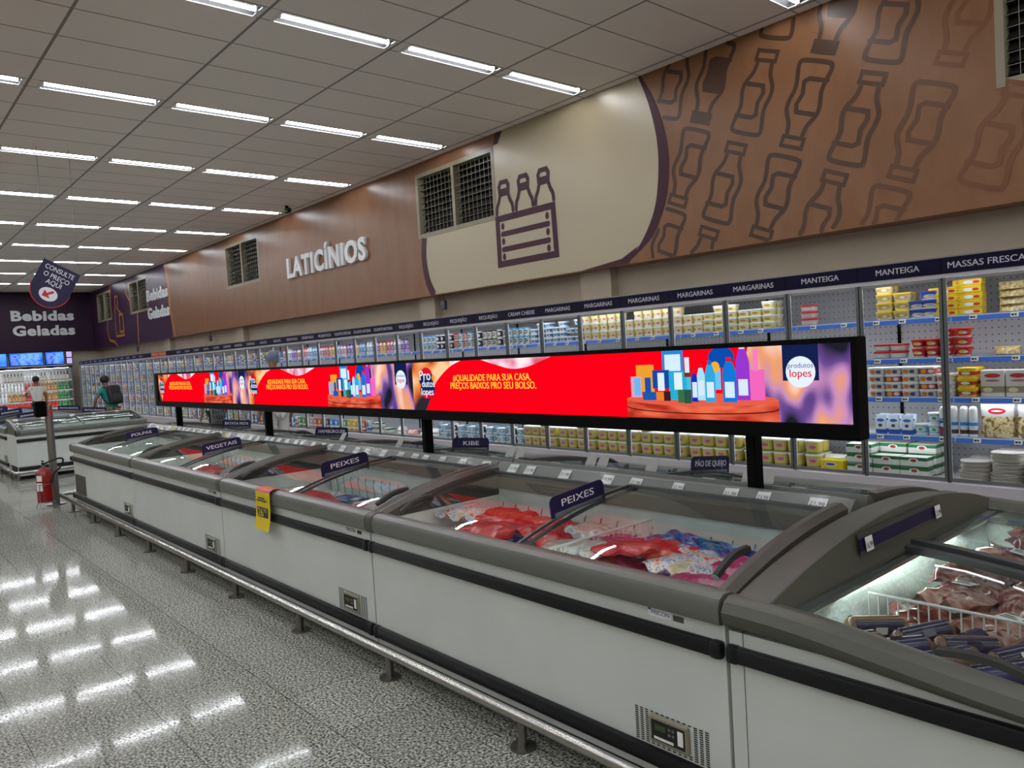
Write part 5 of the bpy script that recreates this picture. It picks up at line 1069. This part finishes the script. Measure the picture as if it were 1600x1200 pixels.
# door 0 (MASSAS FRESCAS)
cell(0, 0, ['ybox'], 1, [5], hgt=.0525, y0=.26, span=(-0.03, .33)); cell(0, 0, ['pastabrown'], 2, [4, 2], hgt=.052, y0=.30, span=(.42, 1.1), deep=2, dp=.13)
cell(0, 1, ['redcup'], 1, [3], hgt=.0685, span=(.02, .2)); cell(0, 1, ['redmeat'], 1, [2], hgt=.06, y0=.32, span=(.75, 1.1)); cell(0, 1, ['pastabrown'], 1, [1], y0=.3, span=(.38, .66))
cell(0, 2, ['ytub'], 1, [3], hgt=.0705, span=(.0, .26), deep=2, dp=.12); cell(0, 2, ['nhoque'], 3, [1], y0=.22, span=(.26, 1.06), deep=3, dp=.05, rz=.03)
cell(0, 3, ['canw'], 2, [1], y0=.22, span=(.02, .22)); cell(0, 3, ['pasta'], 2, [1], y0=.25, span=(.22, 1.0), deep=2, dp=.14)
cell(0, 4, ['tort'], 3, [2, 3, 2], hgt=.074, y0=.22, span=(.02, 1.05), deep=2, dp=.22, rz=.4)
# door 1 (MANTEIGA)
cell(1, 0, ['yel'], 2, [4, 3], hgt=.0665, span=(.08, .52), deep=2, dp=.105); cell(1, 0, ['blu'], 2, [2, 3], hgt=.0645, span=(.52, .80)); cell(1, 0, ['ybox'], 1, [4], hgt=.0525, y0=.23, span=(.75, 1.02))
cell(1, 1, ['redtub'], 2, [2], hgt=.0565, span=(.05, .44)); cell(1, 1, ['redcup'], 3, [2, 2, 3], hgt=.0685, span=(.5, 1.0), deep=2)
cell(1, 2, ['dip', ['dipr', 'dip'], 'dip', ['dip', 'dipr'], 'dip'], 5, [4, 4, 4, 4, 3], hgt=.0565, span=(-.05, 1.0), deep=2, dp=.12, rz=.03); cell(1, 2, ['dipr'], 1, [1], y0=.3, span=(.4, .6)) if 0 else None
cell(1, 3, ['milk'], 3, [1], y0=.2, span=(.0, .50), deep=2, dp=.07); cell(1, 3, ['cream'], 2, [1, 2], hgt=.0855, y0=.22, span=(.50, .83)); cell(1, 3, ['can'], 1, [1], y0=.19, span=(.80, .92)); cell(1, 3, ['canw'], 1, [1], y0=.22, span=(.9, 1.0))
cell(1, 4, ['gw'], 2, [2], hgt=.0765, y0=.17, span=(.02, .70)); cell(1, 4, ['gw'], 2, [3], hgt=.0765, y0=.32, span=(.0, .72), deep=2, dp=.13)
# door 2 (MANTEIGA)
cell(2, 0, ['redtub'], 1, [3], hgt=.0565, span=(.03, .25)); cell(2, 1, ['redtub', 'blu', 'dip', 'dip'], 4, [2, 2, 3, 3], hgt=.0565, span=(.0, .8))
cell(2, 4, ['margbig'], 1, [2], hgt=.1155, span=(.02, .25), deep=2, dp=.12); cell(2, 4, ['wpack'], 1, [2], hgt=.05, y0=.3, span=(.18, .52)); cell(2, 4, ['ypack'], 1, [1], y0=.16, span=(.30, .64)); cell(2, 4, ['gw'], 1, [3], hgt=.0765, y0=.18, span=(.68, .98), deep=2, dp=.13)
# margarine doors
cell(3, 0, [['margflat'], 'margflat', 'margflat'], 3, [3, 3, 4], hgt=.0585, span=(.02, .62), deep=2); cell(4, 0, ['marg', 'margflat', 'margflat', 'margflat'], 4, [2, 3, 4, 4], hgt=.0585, span=(.05, 1.0), deep=2) if 0 else None
cell(4, 0, ['marg', 'marg'], 2, [2, 2], hgt=.0885, span=(.0, .40)); cell(4, 0, ['margflat'], 3, [3, 4, 4], hgt=.0585, span=(.40, 1.0))
cell(5, 0, ['marg'], 5, [3, 3, 3, 3, 3], hgt=.0885, span=(.0, 1.0)); cell(6, 0, ['marg'], 5, [3, 3, 3, 3, 2], hgt=.0885, span=(.0, 1.0)); cell(7, 0, [['cc'], ['cc'], 'marg'], 3, [2, 3, 3], hgt=.0885, span=(.35, 1.0)); cell(7, 0, ['cc'], 2, [3, 4], hgt=.0565, span=(.0, .36))
for k in range(3, 8): cell(k, 1, ['marg'], 5, [2 if k > 3 else 1], hgt=.0885, span=(.0, 1.0), deep=2, dp=.1)
for k in range(3, 9): cell(k, 4, ['margbig'], 4, [2 if k != 5 else 3, 2, 2 if k < 7 else 3, 2], hgt=.1155, span=(.03, .98), deep=2, dp=.13)
# cream cheese and requeijao
cell(8, 0, [['reqb'], 'reqb'], 2, [2, 2], hgt=.1005, span=(.0, .34)); cell(8, 0, ['cc'], 3, [3, 4, 4], hgt=.0565, span=(.36, 1.0))
cell(9, 0, ['reqk', 'reqk', 'reqn', 'reqk', 'reqb', 'reqb'], 6, [2, 2, 2, 2, 2, 2], hgt=.1005, span=(.0, 1.0)); cell(10, 0, ['reqb', 'reqr', 'reqb', 'reqk', 'reqn', 'reqk'], 6, [2], hgt=.1005, span=(.0, 1.0)); cell(11, 0, ['reqb', 'reqn', 'reqn', 'reqn', 'reqn', 'reqr'], 6, [2], hgt=.1005, span=(.0, 1.0)); cell(12, 0, ['reqb', 'reqb'], 3, [2], hgt=.1005, span=(.5, 1.0))
for k in (9, 10, 11): cell(k, 4, ['reqb', 'cream', 'reqb', 'reqn', 'cream'], 5, [2], hgt=.1005, span=(.02, .98), deep=1)
cell(12, 4, ['wpack'], 2, [1, 2], hgt=.05, y0=.3); cell(13, 4, ['wpack', 'redmeat'], 2, [2, 1], hgt=.05, y0=.3); cell(14, 4, ['gw'], 2, [2, 1], hgt=.0765, y0=.25)
# yogurt and further doors
YG = ['yogr', 'yogp', 'yogw', 'yogv', 'yogo', 'yogb']
for k in range(13, 31):
    a = [YG[(k + i // 2) % 6] for i in range(6)]
    if k < 20: cell(k, 0, a, 6, [1], y0=.22, span=(.02, .98), deep=1)
    else: cell(k, 0, [GEN[(k * 3 + i) % 8] for i in range(5)], 5, [1], y0=.22, span=(.02, .98))
    if k >= 15: cell(k, 4, [GEN[(k * 5 + i) % 8] for i in range(4)], 4, [1], y0=.24, span=(.02, .98))
for k in range(31, 45):
    for s in range(5):
        n = 4 if k < 40 else 3
        cell(k, s, [GEN[(k * 3 + s * 5 + i * (1 + k % 3)) % 8] for i in range(n)], n, [1], y0=.222, span=(.02, .98))

# ------------------------------------------------------------------ open drinks cooler on the end wall and menu screens above it
FXF = -28.95; oy0, oy1 = 2.2, 5.82
oc = thing('open_cooler', 'open white drinks cooler across the end wall under blue menu screens', 'cooler', (FXF, 4.0, 0)); sb = (FXF, 4.0, 0)
MB().box(FXF - .75, FXF - .7, oy0, oy1, 0, 2.0, WHITE2).box(FXF - .7, FXF, oy0, oy1, 0, .45, WHITE2).box(FXF - .7, FXF + .02, oy0, oy1, 1.93, 2.0, WHITE2).box(FXF - .7, FXF, oy1 - .04, oy1, .45, 1.93, ALU).box(FXF - .7, FXF, oy0, oy0 + .04, .45, 1.93, ALU).build('cabinet', oc, sub=sb, smooth=0)
OZ = [1.52, 1.20, 0.88, 0.62]
for z in OZ:
    s = MB().box(FXF - .68, FXF - .02, oy0 + .04, oy1 - .04, z - .03, z - .008, WHITE2).build('shelf', oc, sub=sb, smooth=0)
    MB().box(FXF - .022, FXF - .01, oy0 + .04, oy1 - .04, z - .05, z, WHITE2).build('price_rail', s, sub=sb, smooth=0)
    MB().box(FXF - .06, FXF - .045, oy0 + .1, oy1 - .1, z - .045, z - .033, STRIPM).build('light_strip', oc, sub=sb, smooth=0)
MB().box(FXF - .06, FXF - .04, oy0 + .1, oy1 - .1, 1.90, 1.92, STRIPM).build('light_strip', oc, sub=sb, smooth=0)
hd = DR((FXF + .022, 0, 0), (0, 1, 0), (0, 0, 1)); hd.box(FXF - .02, FXF + .02, oy0, oy1, 1.905, 1.985, NAVYR)
for y in (2.6, 3.4, 4.2, 4.9, 5.5): hd.text('BEBIDAS GELADAS' if y < 5.2 else 'BEBIDAS', y, 1.925, .05, INKG, .001, 'c', width=.42)
hd.build('header_board', oc, sub=sb, smooth=0)
ROWS = [('bw', 'bw', 'bc', 'bw', 'bw'), ('bc', 'bc', 'br', 'ba', 'bg'), ('bc', 'ba', 'br', 'ba', 'bg'), ('br', 'br', 'br', 'br', 'bg')]
for si, z in enumerate(OZ):
    for c in range(24):
        y = 3.55 + c * 0.093; key = ROWS[si][min(4, int((c / 24) * 5))]
        if si == 0 and c % 7 == 3: key = 'bc'
        put(key, FXF - .14, y, z - .007, '%s, %s from the aisle corner, %s shelf, open drinks cooler' % (PROTO[key][2], nth(23 - c), nth(si)), 'bottles in the open drinks cooler', -pi / 2)
MBLUE = screen_photo('menu_screen_blue', [(0.35, '1038c8'), (0.5, '2c6cf0'), (0.65, '58a4ff')], 2, 1.1)
for i, (a, b, kind) in enumerate(((2.3, 3.15, 0), (3.2, 4.02, 0), (4.06, 5.02, 0), (5.06, 5.62, 0), (5.66, 5.86, 1))):
    t = thing('menu_screen', ('blue menu screen above the drinks cooler, %s counting from the aisle corner' % nth(4 - i)) if not kind else 'small pale poster pair beside the blue menu screens', 'screen', (FXF - .03, a, 2.02), 0, None if kind else 'blue menu screens')
    MB().box(-.05, 0, 0, b - a, 0, .43, BLACKM).build('housing', t, smooth=0)
    d = DR((0.001, 0, 0), (0, 1, 0), (0, 0, 1)); W = b - a; rr = random.Random(i)
    if kind:
        for z in (.02, .23): d.rect(.02, z, W - .02, z + .18, sc('c8b8f0'), .001)
    else:
        d.rect(.02, .015, W - .02, .415, MBLUE, .001)
        for z in range(7):
            x = .06
            while x < W - .2: l = rr.uniform(.08, .2); d.rect(x, .05 + z * .05, x + l, .068 + z * .05, sc('b8d0ff'), .002); x += l + .06
    d.build('display', t, smooth=0)

# ------------------------------------------------------------------ people
def skin(name, nodes_, edges, mat, parent=None, sub=1, root=0):
    names = list(nodes_); me = bpy.data.meshes.new(name); me.from_pydata([nodes_[n][0] for n in names], [(names.index(a), names.index(b)) for a, b in edges], [])
    o = bpy.data.objects.new(name, me); C.objects.link(o); md = o.modifiers.new('s', 'SKIN'); md.use_smooth_shade = True
    for v, n in zip(me.skin_vertices[0].data, names): r = nodes_[n][1]; v.radius = r if isinstance(r, tuple) else (r, r); v.use_root = names.index(n) == root
    o.modifiers.new('u', 'SUBSURF').levels = sub; o.modifiers['u'].render_levels = sub
    dg = bpy.context.evaluated_depsgraph_get(); nm = bpy.data.meshes.new_from_object(o.evaluated_get(dg)); bpy.data.objects.remove(o)
    nm.materials.clear(); nm.materials.append(mat); o = bpy.data.objects.new(name, nm); C.objects.link(o); nm.polygons.foreach_set('use_smooth', [True] * len(nm.polygons))
    if parent: o.parent = parent
    return o
def blob(c, r, m, mb=None, n=14, zc=None):
    mb = mb or MB(); rs_ = []
    for i in range(n + 1):
        a = -pi / 2 + pi * i / n; a = min(max(a, -1.5), 1.5)
        rs_.append([(c[0] + r[0] * cos(a) * cos(2 * pi * j / 16), c[1] + r[1] * cos(a) * sin(2 * pi * j / 16), c[2] + r[2] * sin(a)) for j in range(16)])
    return mb.loft(rs_, m)
SKIN_ = pm('brown_skin', '7a5038', 0.55); SKIN2 = pm('tan_skin', '93674c', 0.55); HAIR = pm('black_hair', '14100e', 0.6, bump=.4, bscale=90)
def person(label, loc, rz, skinm, arms, lean=0.0, scale=1.0, step=0.0):
    """arms: for each side (elbow, wrist) offsets from the shoulder; faces local +y"""
    L = lambda z: lean * max(0, z - .9) ** 1.0
    n = {'pel': ((0, 0, .93), (.135, .10)), 'spi': ((0, L(1.1), 1.10), (.125, .095)), 'che': ((0, L(1.29), 1.29), (.15, .10)), 'nek': ((0, L(1.43), 1.43), .06), 'nk2': ((0, L(1.49) + .01, 1.49), .055), 'hd1': ((0, L(1.55) + .03, 1.555), (.072, .085)), 'hd2': ((0, L(1.62) + .03, 1.63), (.075, .09)), 'hd3': ((0, L(1.68) + .025, 1.685), (.05, .06))}
    e = [('pel', 'spi'), ('spi', 'che'), ('che', 'nek'), ('nek', 'nk2'), ('nk2', 'hd1'), ('hd1', 'hd2'), ('hd2', 'hd3')]
    J = {}
    for s, sg in (('l', -1), ('r', 1)):
        sh = V(sg * .175, L(1.38), 1.38); el = sh + V(*arms[s][0]); wr_ = el + V(*arms[s][1]); dr = (wr_ - el).normalized(); pa = wr_ + dr * .055; kn = wr_ + dr * .095
        sd = dr.cross(V(0, 0, 1)); sd = sd.normalized() if sd.length > .2 else V(0, 1, 0)
        J[s] = (sh, el, wr_, pa)
        n.update({s + 'sh': (tuple(sh), .055), s + 'el': (tuple(el), .042), s + 'wr': (tuple(wr_), .028), s + 'pa': (tuple(pa), (.034, .02))}); e += [('che', s + 'sh'), (s + 'sh', s + 'el'), (s + 'el', s + 'wr'), (s + 'wr', s + 'pa')]
        for f in range(4):
            b = kn + sd * (.012 * (f - 1.5)); ln = (.052, .062, .058, .045)[f]; m1 = b + dr * ln * .55 + V(0, .004, -.004); m2 = m1 + dr * ln * .45 + V(0, .008, -.006)
            n.update({s + 'f%da' % f: (tuple(b), .0095), s + 'f%db' % f: (tuple(m1), .0085), s + 'f%dc' % f: (tuple(m2), .0075)}); e += [(s + 'pa', s + 'f%da' % f), (s + 'f%da' % f, s + 'f%db' % f), (s + 'f%db' % f, s + 'f%dc' % f)]
        tb = wr_ + dr * .03 + sd * .03; n.update({s + 'ta': (tuple(tb), .011), s + 'tb': (tuple(tb + dr * .035 + sd * .012), .009)}); e += [(s + 'wr', s + 'ta'), (s + 'ta', s + 'tb')]
        sy = step * sg
        n.update({s + 'hip': ((sg * .085, 0, .86), .09), s + 'kn': ((sg * .10, .02 + sy, .48), .06), s + 'an': ((sg * .10, -.02 + sy * 1.3, .09), .04), s + 'to': ((sg * .105, .10 + sy * 1.3, .035), .035)}); e += [('pel', s + 'hip'), (s + 'hip', s + 'kn'), (s + 'kn', s + 'an'), (s + 'an', s + 'to')]
    o = skin('person', n, e, skinm); o.location = loc; o.rotation_euler = (0, 0, rz); o.scale = (scale,) * 3; tag(o, label, 'person')
    hc = V(*n['hd2'][0])
    f = MB()
    for sg in (-1, 1): blob((hc.x + sg * .03, hc.y + .083, hc.z - .01), (.012, .008, .008), WHITE2, f, 6); blob((hc.x + sg * .03, hc.y + .089, hc.z - .01), (.006, .005, .006), BLACKM, f, 6)
    blob((hc.x, hc.y + .095, hc.z - .04), (.014, .018, .02), skinm, f, 6); blob((hc.x, hc.y + .078, hc.z - .075), (.024, .01, .007), pm('lips', '7a3c34', .5) if 'LIP' not in _M else _M['LIP'], f, 6)
    for sg in (-1, 1): blob((hc.x + sg * .08, hc.y, hc.z - .02), (.012, .02, .03), skinm, f, 6)
    f.build('face', o)
    return o, n, J, hc
def torso(o, n, mat, name, J, sleeve=.55, grow=1.14, down=.82, cuff=None):
    sc_ = lambda r: tuple(q * grow for q in r) if isinstance(r, tuple) else r * grow
    q = {'spi': (n['spi'][0], sc_(n['spi'][1])), 'pel': (n['pel'][0], sc_(n['pel'][1])), 'low': ((n['pel'][0][0], n['pel'][0][1], down), (.155, .125)), 'che': (n['che'][0], sc_(n['che'][1])), 'nek': ((n['nek'][0][0], n['nek'][0][1], n['nek'][0][2] - .005), .075)}
    e = [('spi', 'pel'), ('pel', 'low'), ('spi', 'che'), ('che', 'nek')]
    for s in 'lr':
        sh, el, wr_, pa = J[s]; q[s + 'sh'] = (tuple(sh), .068); e.append(('che', s + 'sh'))
        if sleeve <= 1: q[s + 'sl'] = (tuple(sh + (el - sh) * sleeve), .062); e.append((s + 'sh', s + 'sl'))
        else: q[s + 'sl'] = (tuple(el), .055); q[s + 'cu'] = (tuple(el + (wr_ - el) * .95), .044); e += [(s + 'sh', s + 'sl'), (s + 'sl', s + 'cu')]
    return skin(name, q, e, mat, o)
def legs(o, n, mat, name, long=True):
    q = {'pel': (n['pel'][0], (.15, .12))}; e = []
    for s in 'lr':
        q[s + 'hip'] = (n[s + 'hip'][0], .108); q[s + 'kn'] = (n[s + 'kn'][0], .085); e += [('pel', s + 'hip'), (s + 'hip', s + 'kn')]
        if long: a = n[s + 'an'][0]; q[s + 'an'] = ((a[0], a[1], a[2] + .02), .062); e.append((s + 'kn', s + 'an'))
    skin(name, q, e, mat, o)
    m = MB()
    for s in 'lr': a = V(*n[s + 'an'][0]); m.rbox(a.x - .045, a.x + .045, a.y - .07, a.y + .19, 0, .085, BLACK, .03, 3)
    m.build('shoes', o)
def hair(o, hc, r=(.098, .112, .10), up=.03, back=-.02): blob((hc.x, hc.y + back, hc.z + up), r, HAIR).build('hair', o)
HANG = {'l': ((-.06, -.02, -.27), (-.01, .07, -.24)), 'r': ((.06, -.02, -.27), (.01, .07, -.24))}
o, n, J, hc = person('person seen from behind in a white short-sleeved shirt and checked shorts at the drinks cooler', (-26.4, 4.33, 0), pi / 2, SKIN_, {'l': ((-.12, .10, -.22), (.10, .24, -.02)), 'r': HANG['r']}, scale=.955)
torso(o, n, pm('white_shirt', 'c9c8c0', .8), 'shirt', J, .6, 1.22, .78); legs(o, n, mottled('checked_shorts', [(0.45, '24262e'), (0.55, 'a8a8a8')], 22, .8, interp='CONSTANT'), 'shorts', False); hair(o, hc)
o, n, J, hc = person('person leaning forward in a teal shirt with a black backpack and patterned shorts', (-19.7, 4.72, 0), pi * .62, SKIN_, {'l': ((-.16, .02, -.24), (.02, .12, -.24)), 'r': HANG['r']}, lean=.30, scale=.90)
torso(o, n, pm('teal_shirt', '0f7f78', .8), 'shirt', J, .6, 1.16, .86); legs(o, n, mottled('patterned_shorts', [(0.3, '4c2c2c'), (0.45, 'a07048'), (0.55, 'c8a888'), (0.7, '5c2430')], 14, .8, interp='CONSTANT'), 'patterned_shorts', False); hair(o, hc, (.105, .115, .11), .02)
bp = MB().rbox(-.17, .17, -.30, -.12, -.26, .24, pm('black_backpack', '16181c', .6), .06, 4).rbox(-.13, .13, -.35, -.28, -.22, .0, pm('backpack_pocket', '1e2024', .6), .03, 3)
for sg in (-1, 1): bp.tube(smooth_pts([(sg * .12, -.13, .22), (sg * .13, .03, .25), (sg * .14, .11, .10), (sg * .15, .02, -.1), (sg * .14, -.12, -.22)], 4), .018, BLACK, 6)
b = bp.build('backpack', o); b.location = (0, .08, 1.20); b.rotation_euler = (-.28, 0, 0)
o, n, J, hc = person('person in white coat with blue cap and white hair net behind the LED screen', (-11.35, 5.02, 0), radians(88), SKIN2, {'l': HANG['l'], 'r': HANG['r']}, scale=1.03)
COAT = pm('white_coat', 'cfcac6', .8); torso(o, n, COAT, 'coat', J, 1.5, 1.2, .70); legs(o, n, pm('white_trousers', 'c4c0be', .8), 'trousers')
cp = blob((hc.x, hc.y + .015, hc.z + .03), (.098, .115, .085), pm('blue_cap', '1c3a80', .7)); cp.loft([[(hc.x + .075 * cos(a) * k, hc.y + .09 + .11 * k * sin(a), hc.z + .035 - .01 * k) for a in [pi * i / 8 for i in range(9)]] for k in (.6, 1)], _M.setdefault('cap', pm('blue_cap_brim', '1c3a80', .7)), caps=False, closed=False); cp.build('cap', o)
NET = glass('hair_net', 'e4e6e2', 1.2, .6, .16); blob((hc.x, hc.y - .045, hc.z + .03), (.102, .112, .105), NET).build('hair_net', o)
o, n, J, hc = person('person in a blue shirt whose torso shows under the LED screen at a wire cart', (-14.45, 5.22, 0), radians(110), SKIN2, {'l': HANG['l'], 'r': ((.05, .05, -.25), (-.02, .2, -.08))}, lean=.22, scale=.88)
torso(o, n, pm('blue_shirt', '0e4a80', .8), 'shirt', J, .6, 1.15, .80); legs(o, n, pm('dark_trousers', '22242c', .8), 'trousers'); hair(o, hc)
ca = thing('shopping_cart', 'wire shopping cart beside the person in blue under the LED screen', 'shopping cart', (-13.75, 5.2, 0))
m = MB(); tp = [(-.40, -.26, .98), (.42, -.22, .92), (.42, .22, .92), (-.40, .26, .98)]; bt = [(-.30, -.2, .55), (.34, -.17, .60), (.34, .17, .60), (-.30, .2, .55)]
for P_, r in ((tp, .009), (bt, .006)): m.tube(P_, r, STEELD, 5, closed=True)
for i in range(4):
    a0, a1, b0, b1 = V(*tp[i]), V(*tp[(i + 1) % 4]), V(*bt[i]), V(*bt[(i + 1) % 4])
    for q in range(1, 10): t_ = q / 10; m.tube([a0.lerp(a1, t_), b0.lerp(b1, t_)], .003, STEELD, 4)
    for q in (1, 2, 3): t_ = q / 4; m.tube([a0.lerp(b0, t_), a1.lerp(b1, t_)], .003, STEELD, 4)
for q in range(1, 8): t_ = q / 8; m.tube([V(*bt[0]).lerp(V(*bt[1]), t_), V(*bt[3]).lerp(V(*bt[2]), t_)], .003, STEELD, 4)
m.build('basket', ca)
m = MB()
for sy in (-.2, .2): m.tube([(-.40, sy, .98), (-.34, sy, .55), (-.36, sy, .14), (.36, sy * .9, .14)], .011, STEELD, 6); m.tube([(.30, sy * .85, .58), (.1, sy, .14)], .009, STEELD, 6)
m.build('frame', ca)
MB().tube([(-.44, -.27, 1.0), (-.44, .27, 1.0)], .016, REDP, 8).build('handle', ca)
for x, y in ((-.33, -.2), (-.33, .2), (.33, -.18), (.33, .18)): MB().tube([(x, y - .012, .055), (x, y + .012, .055)], .055, BLACK, 12).box(x - .008, x + .008, y - .02, y + .02, .06, .14, STEELD).build('wheel', ca)
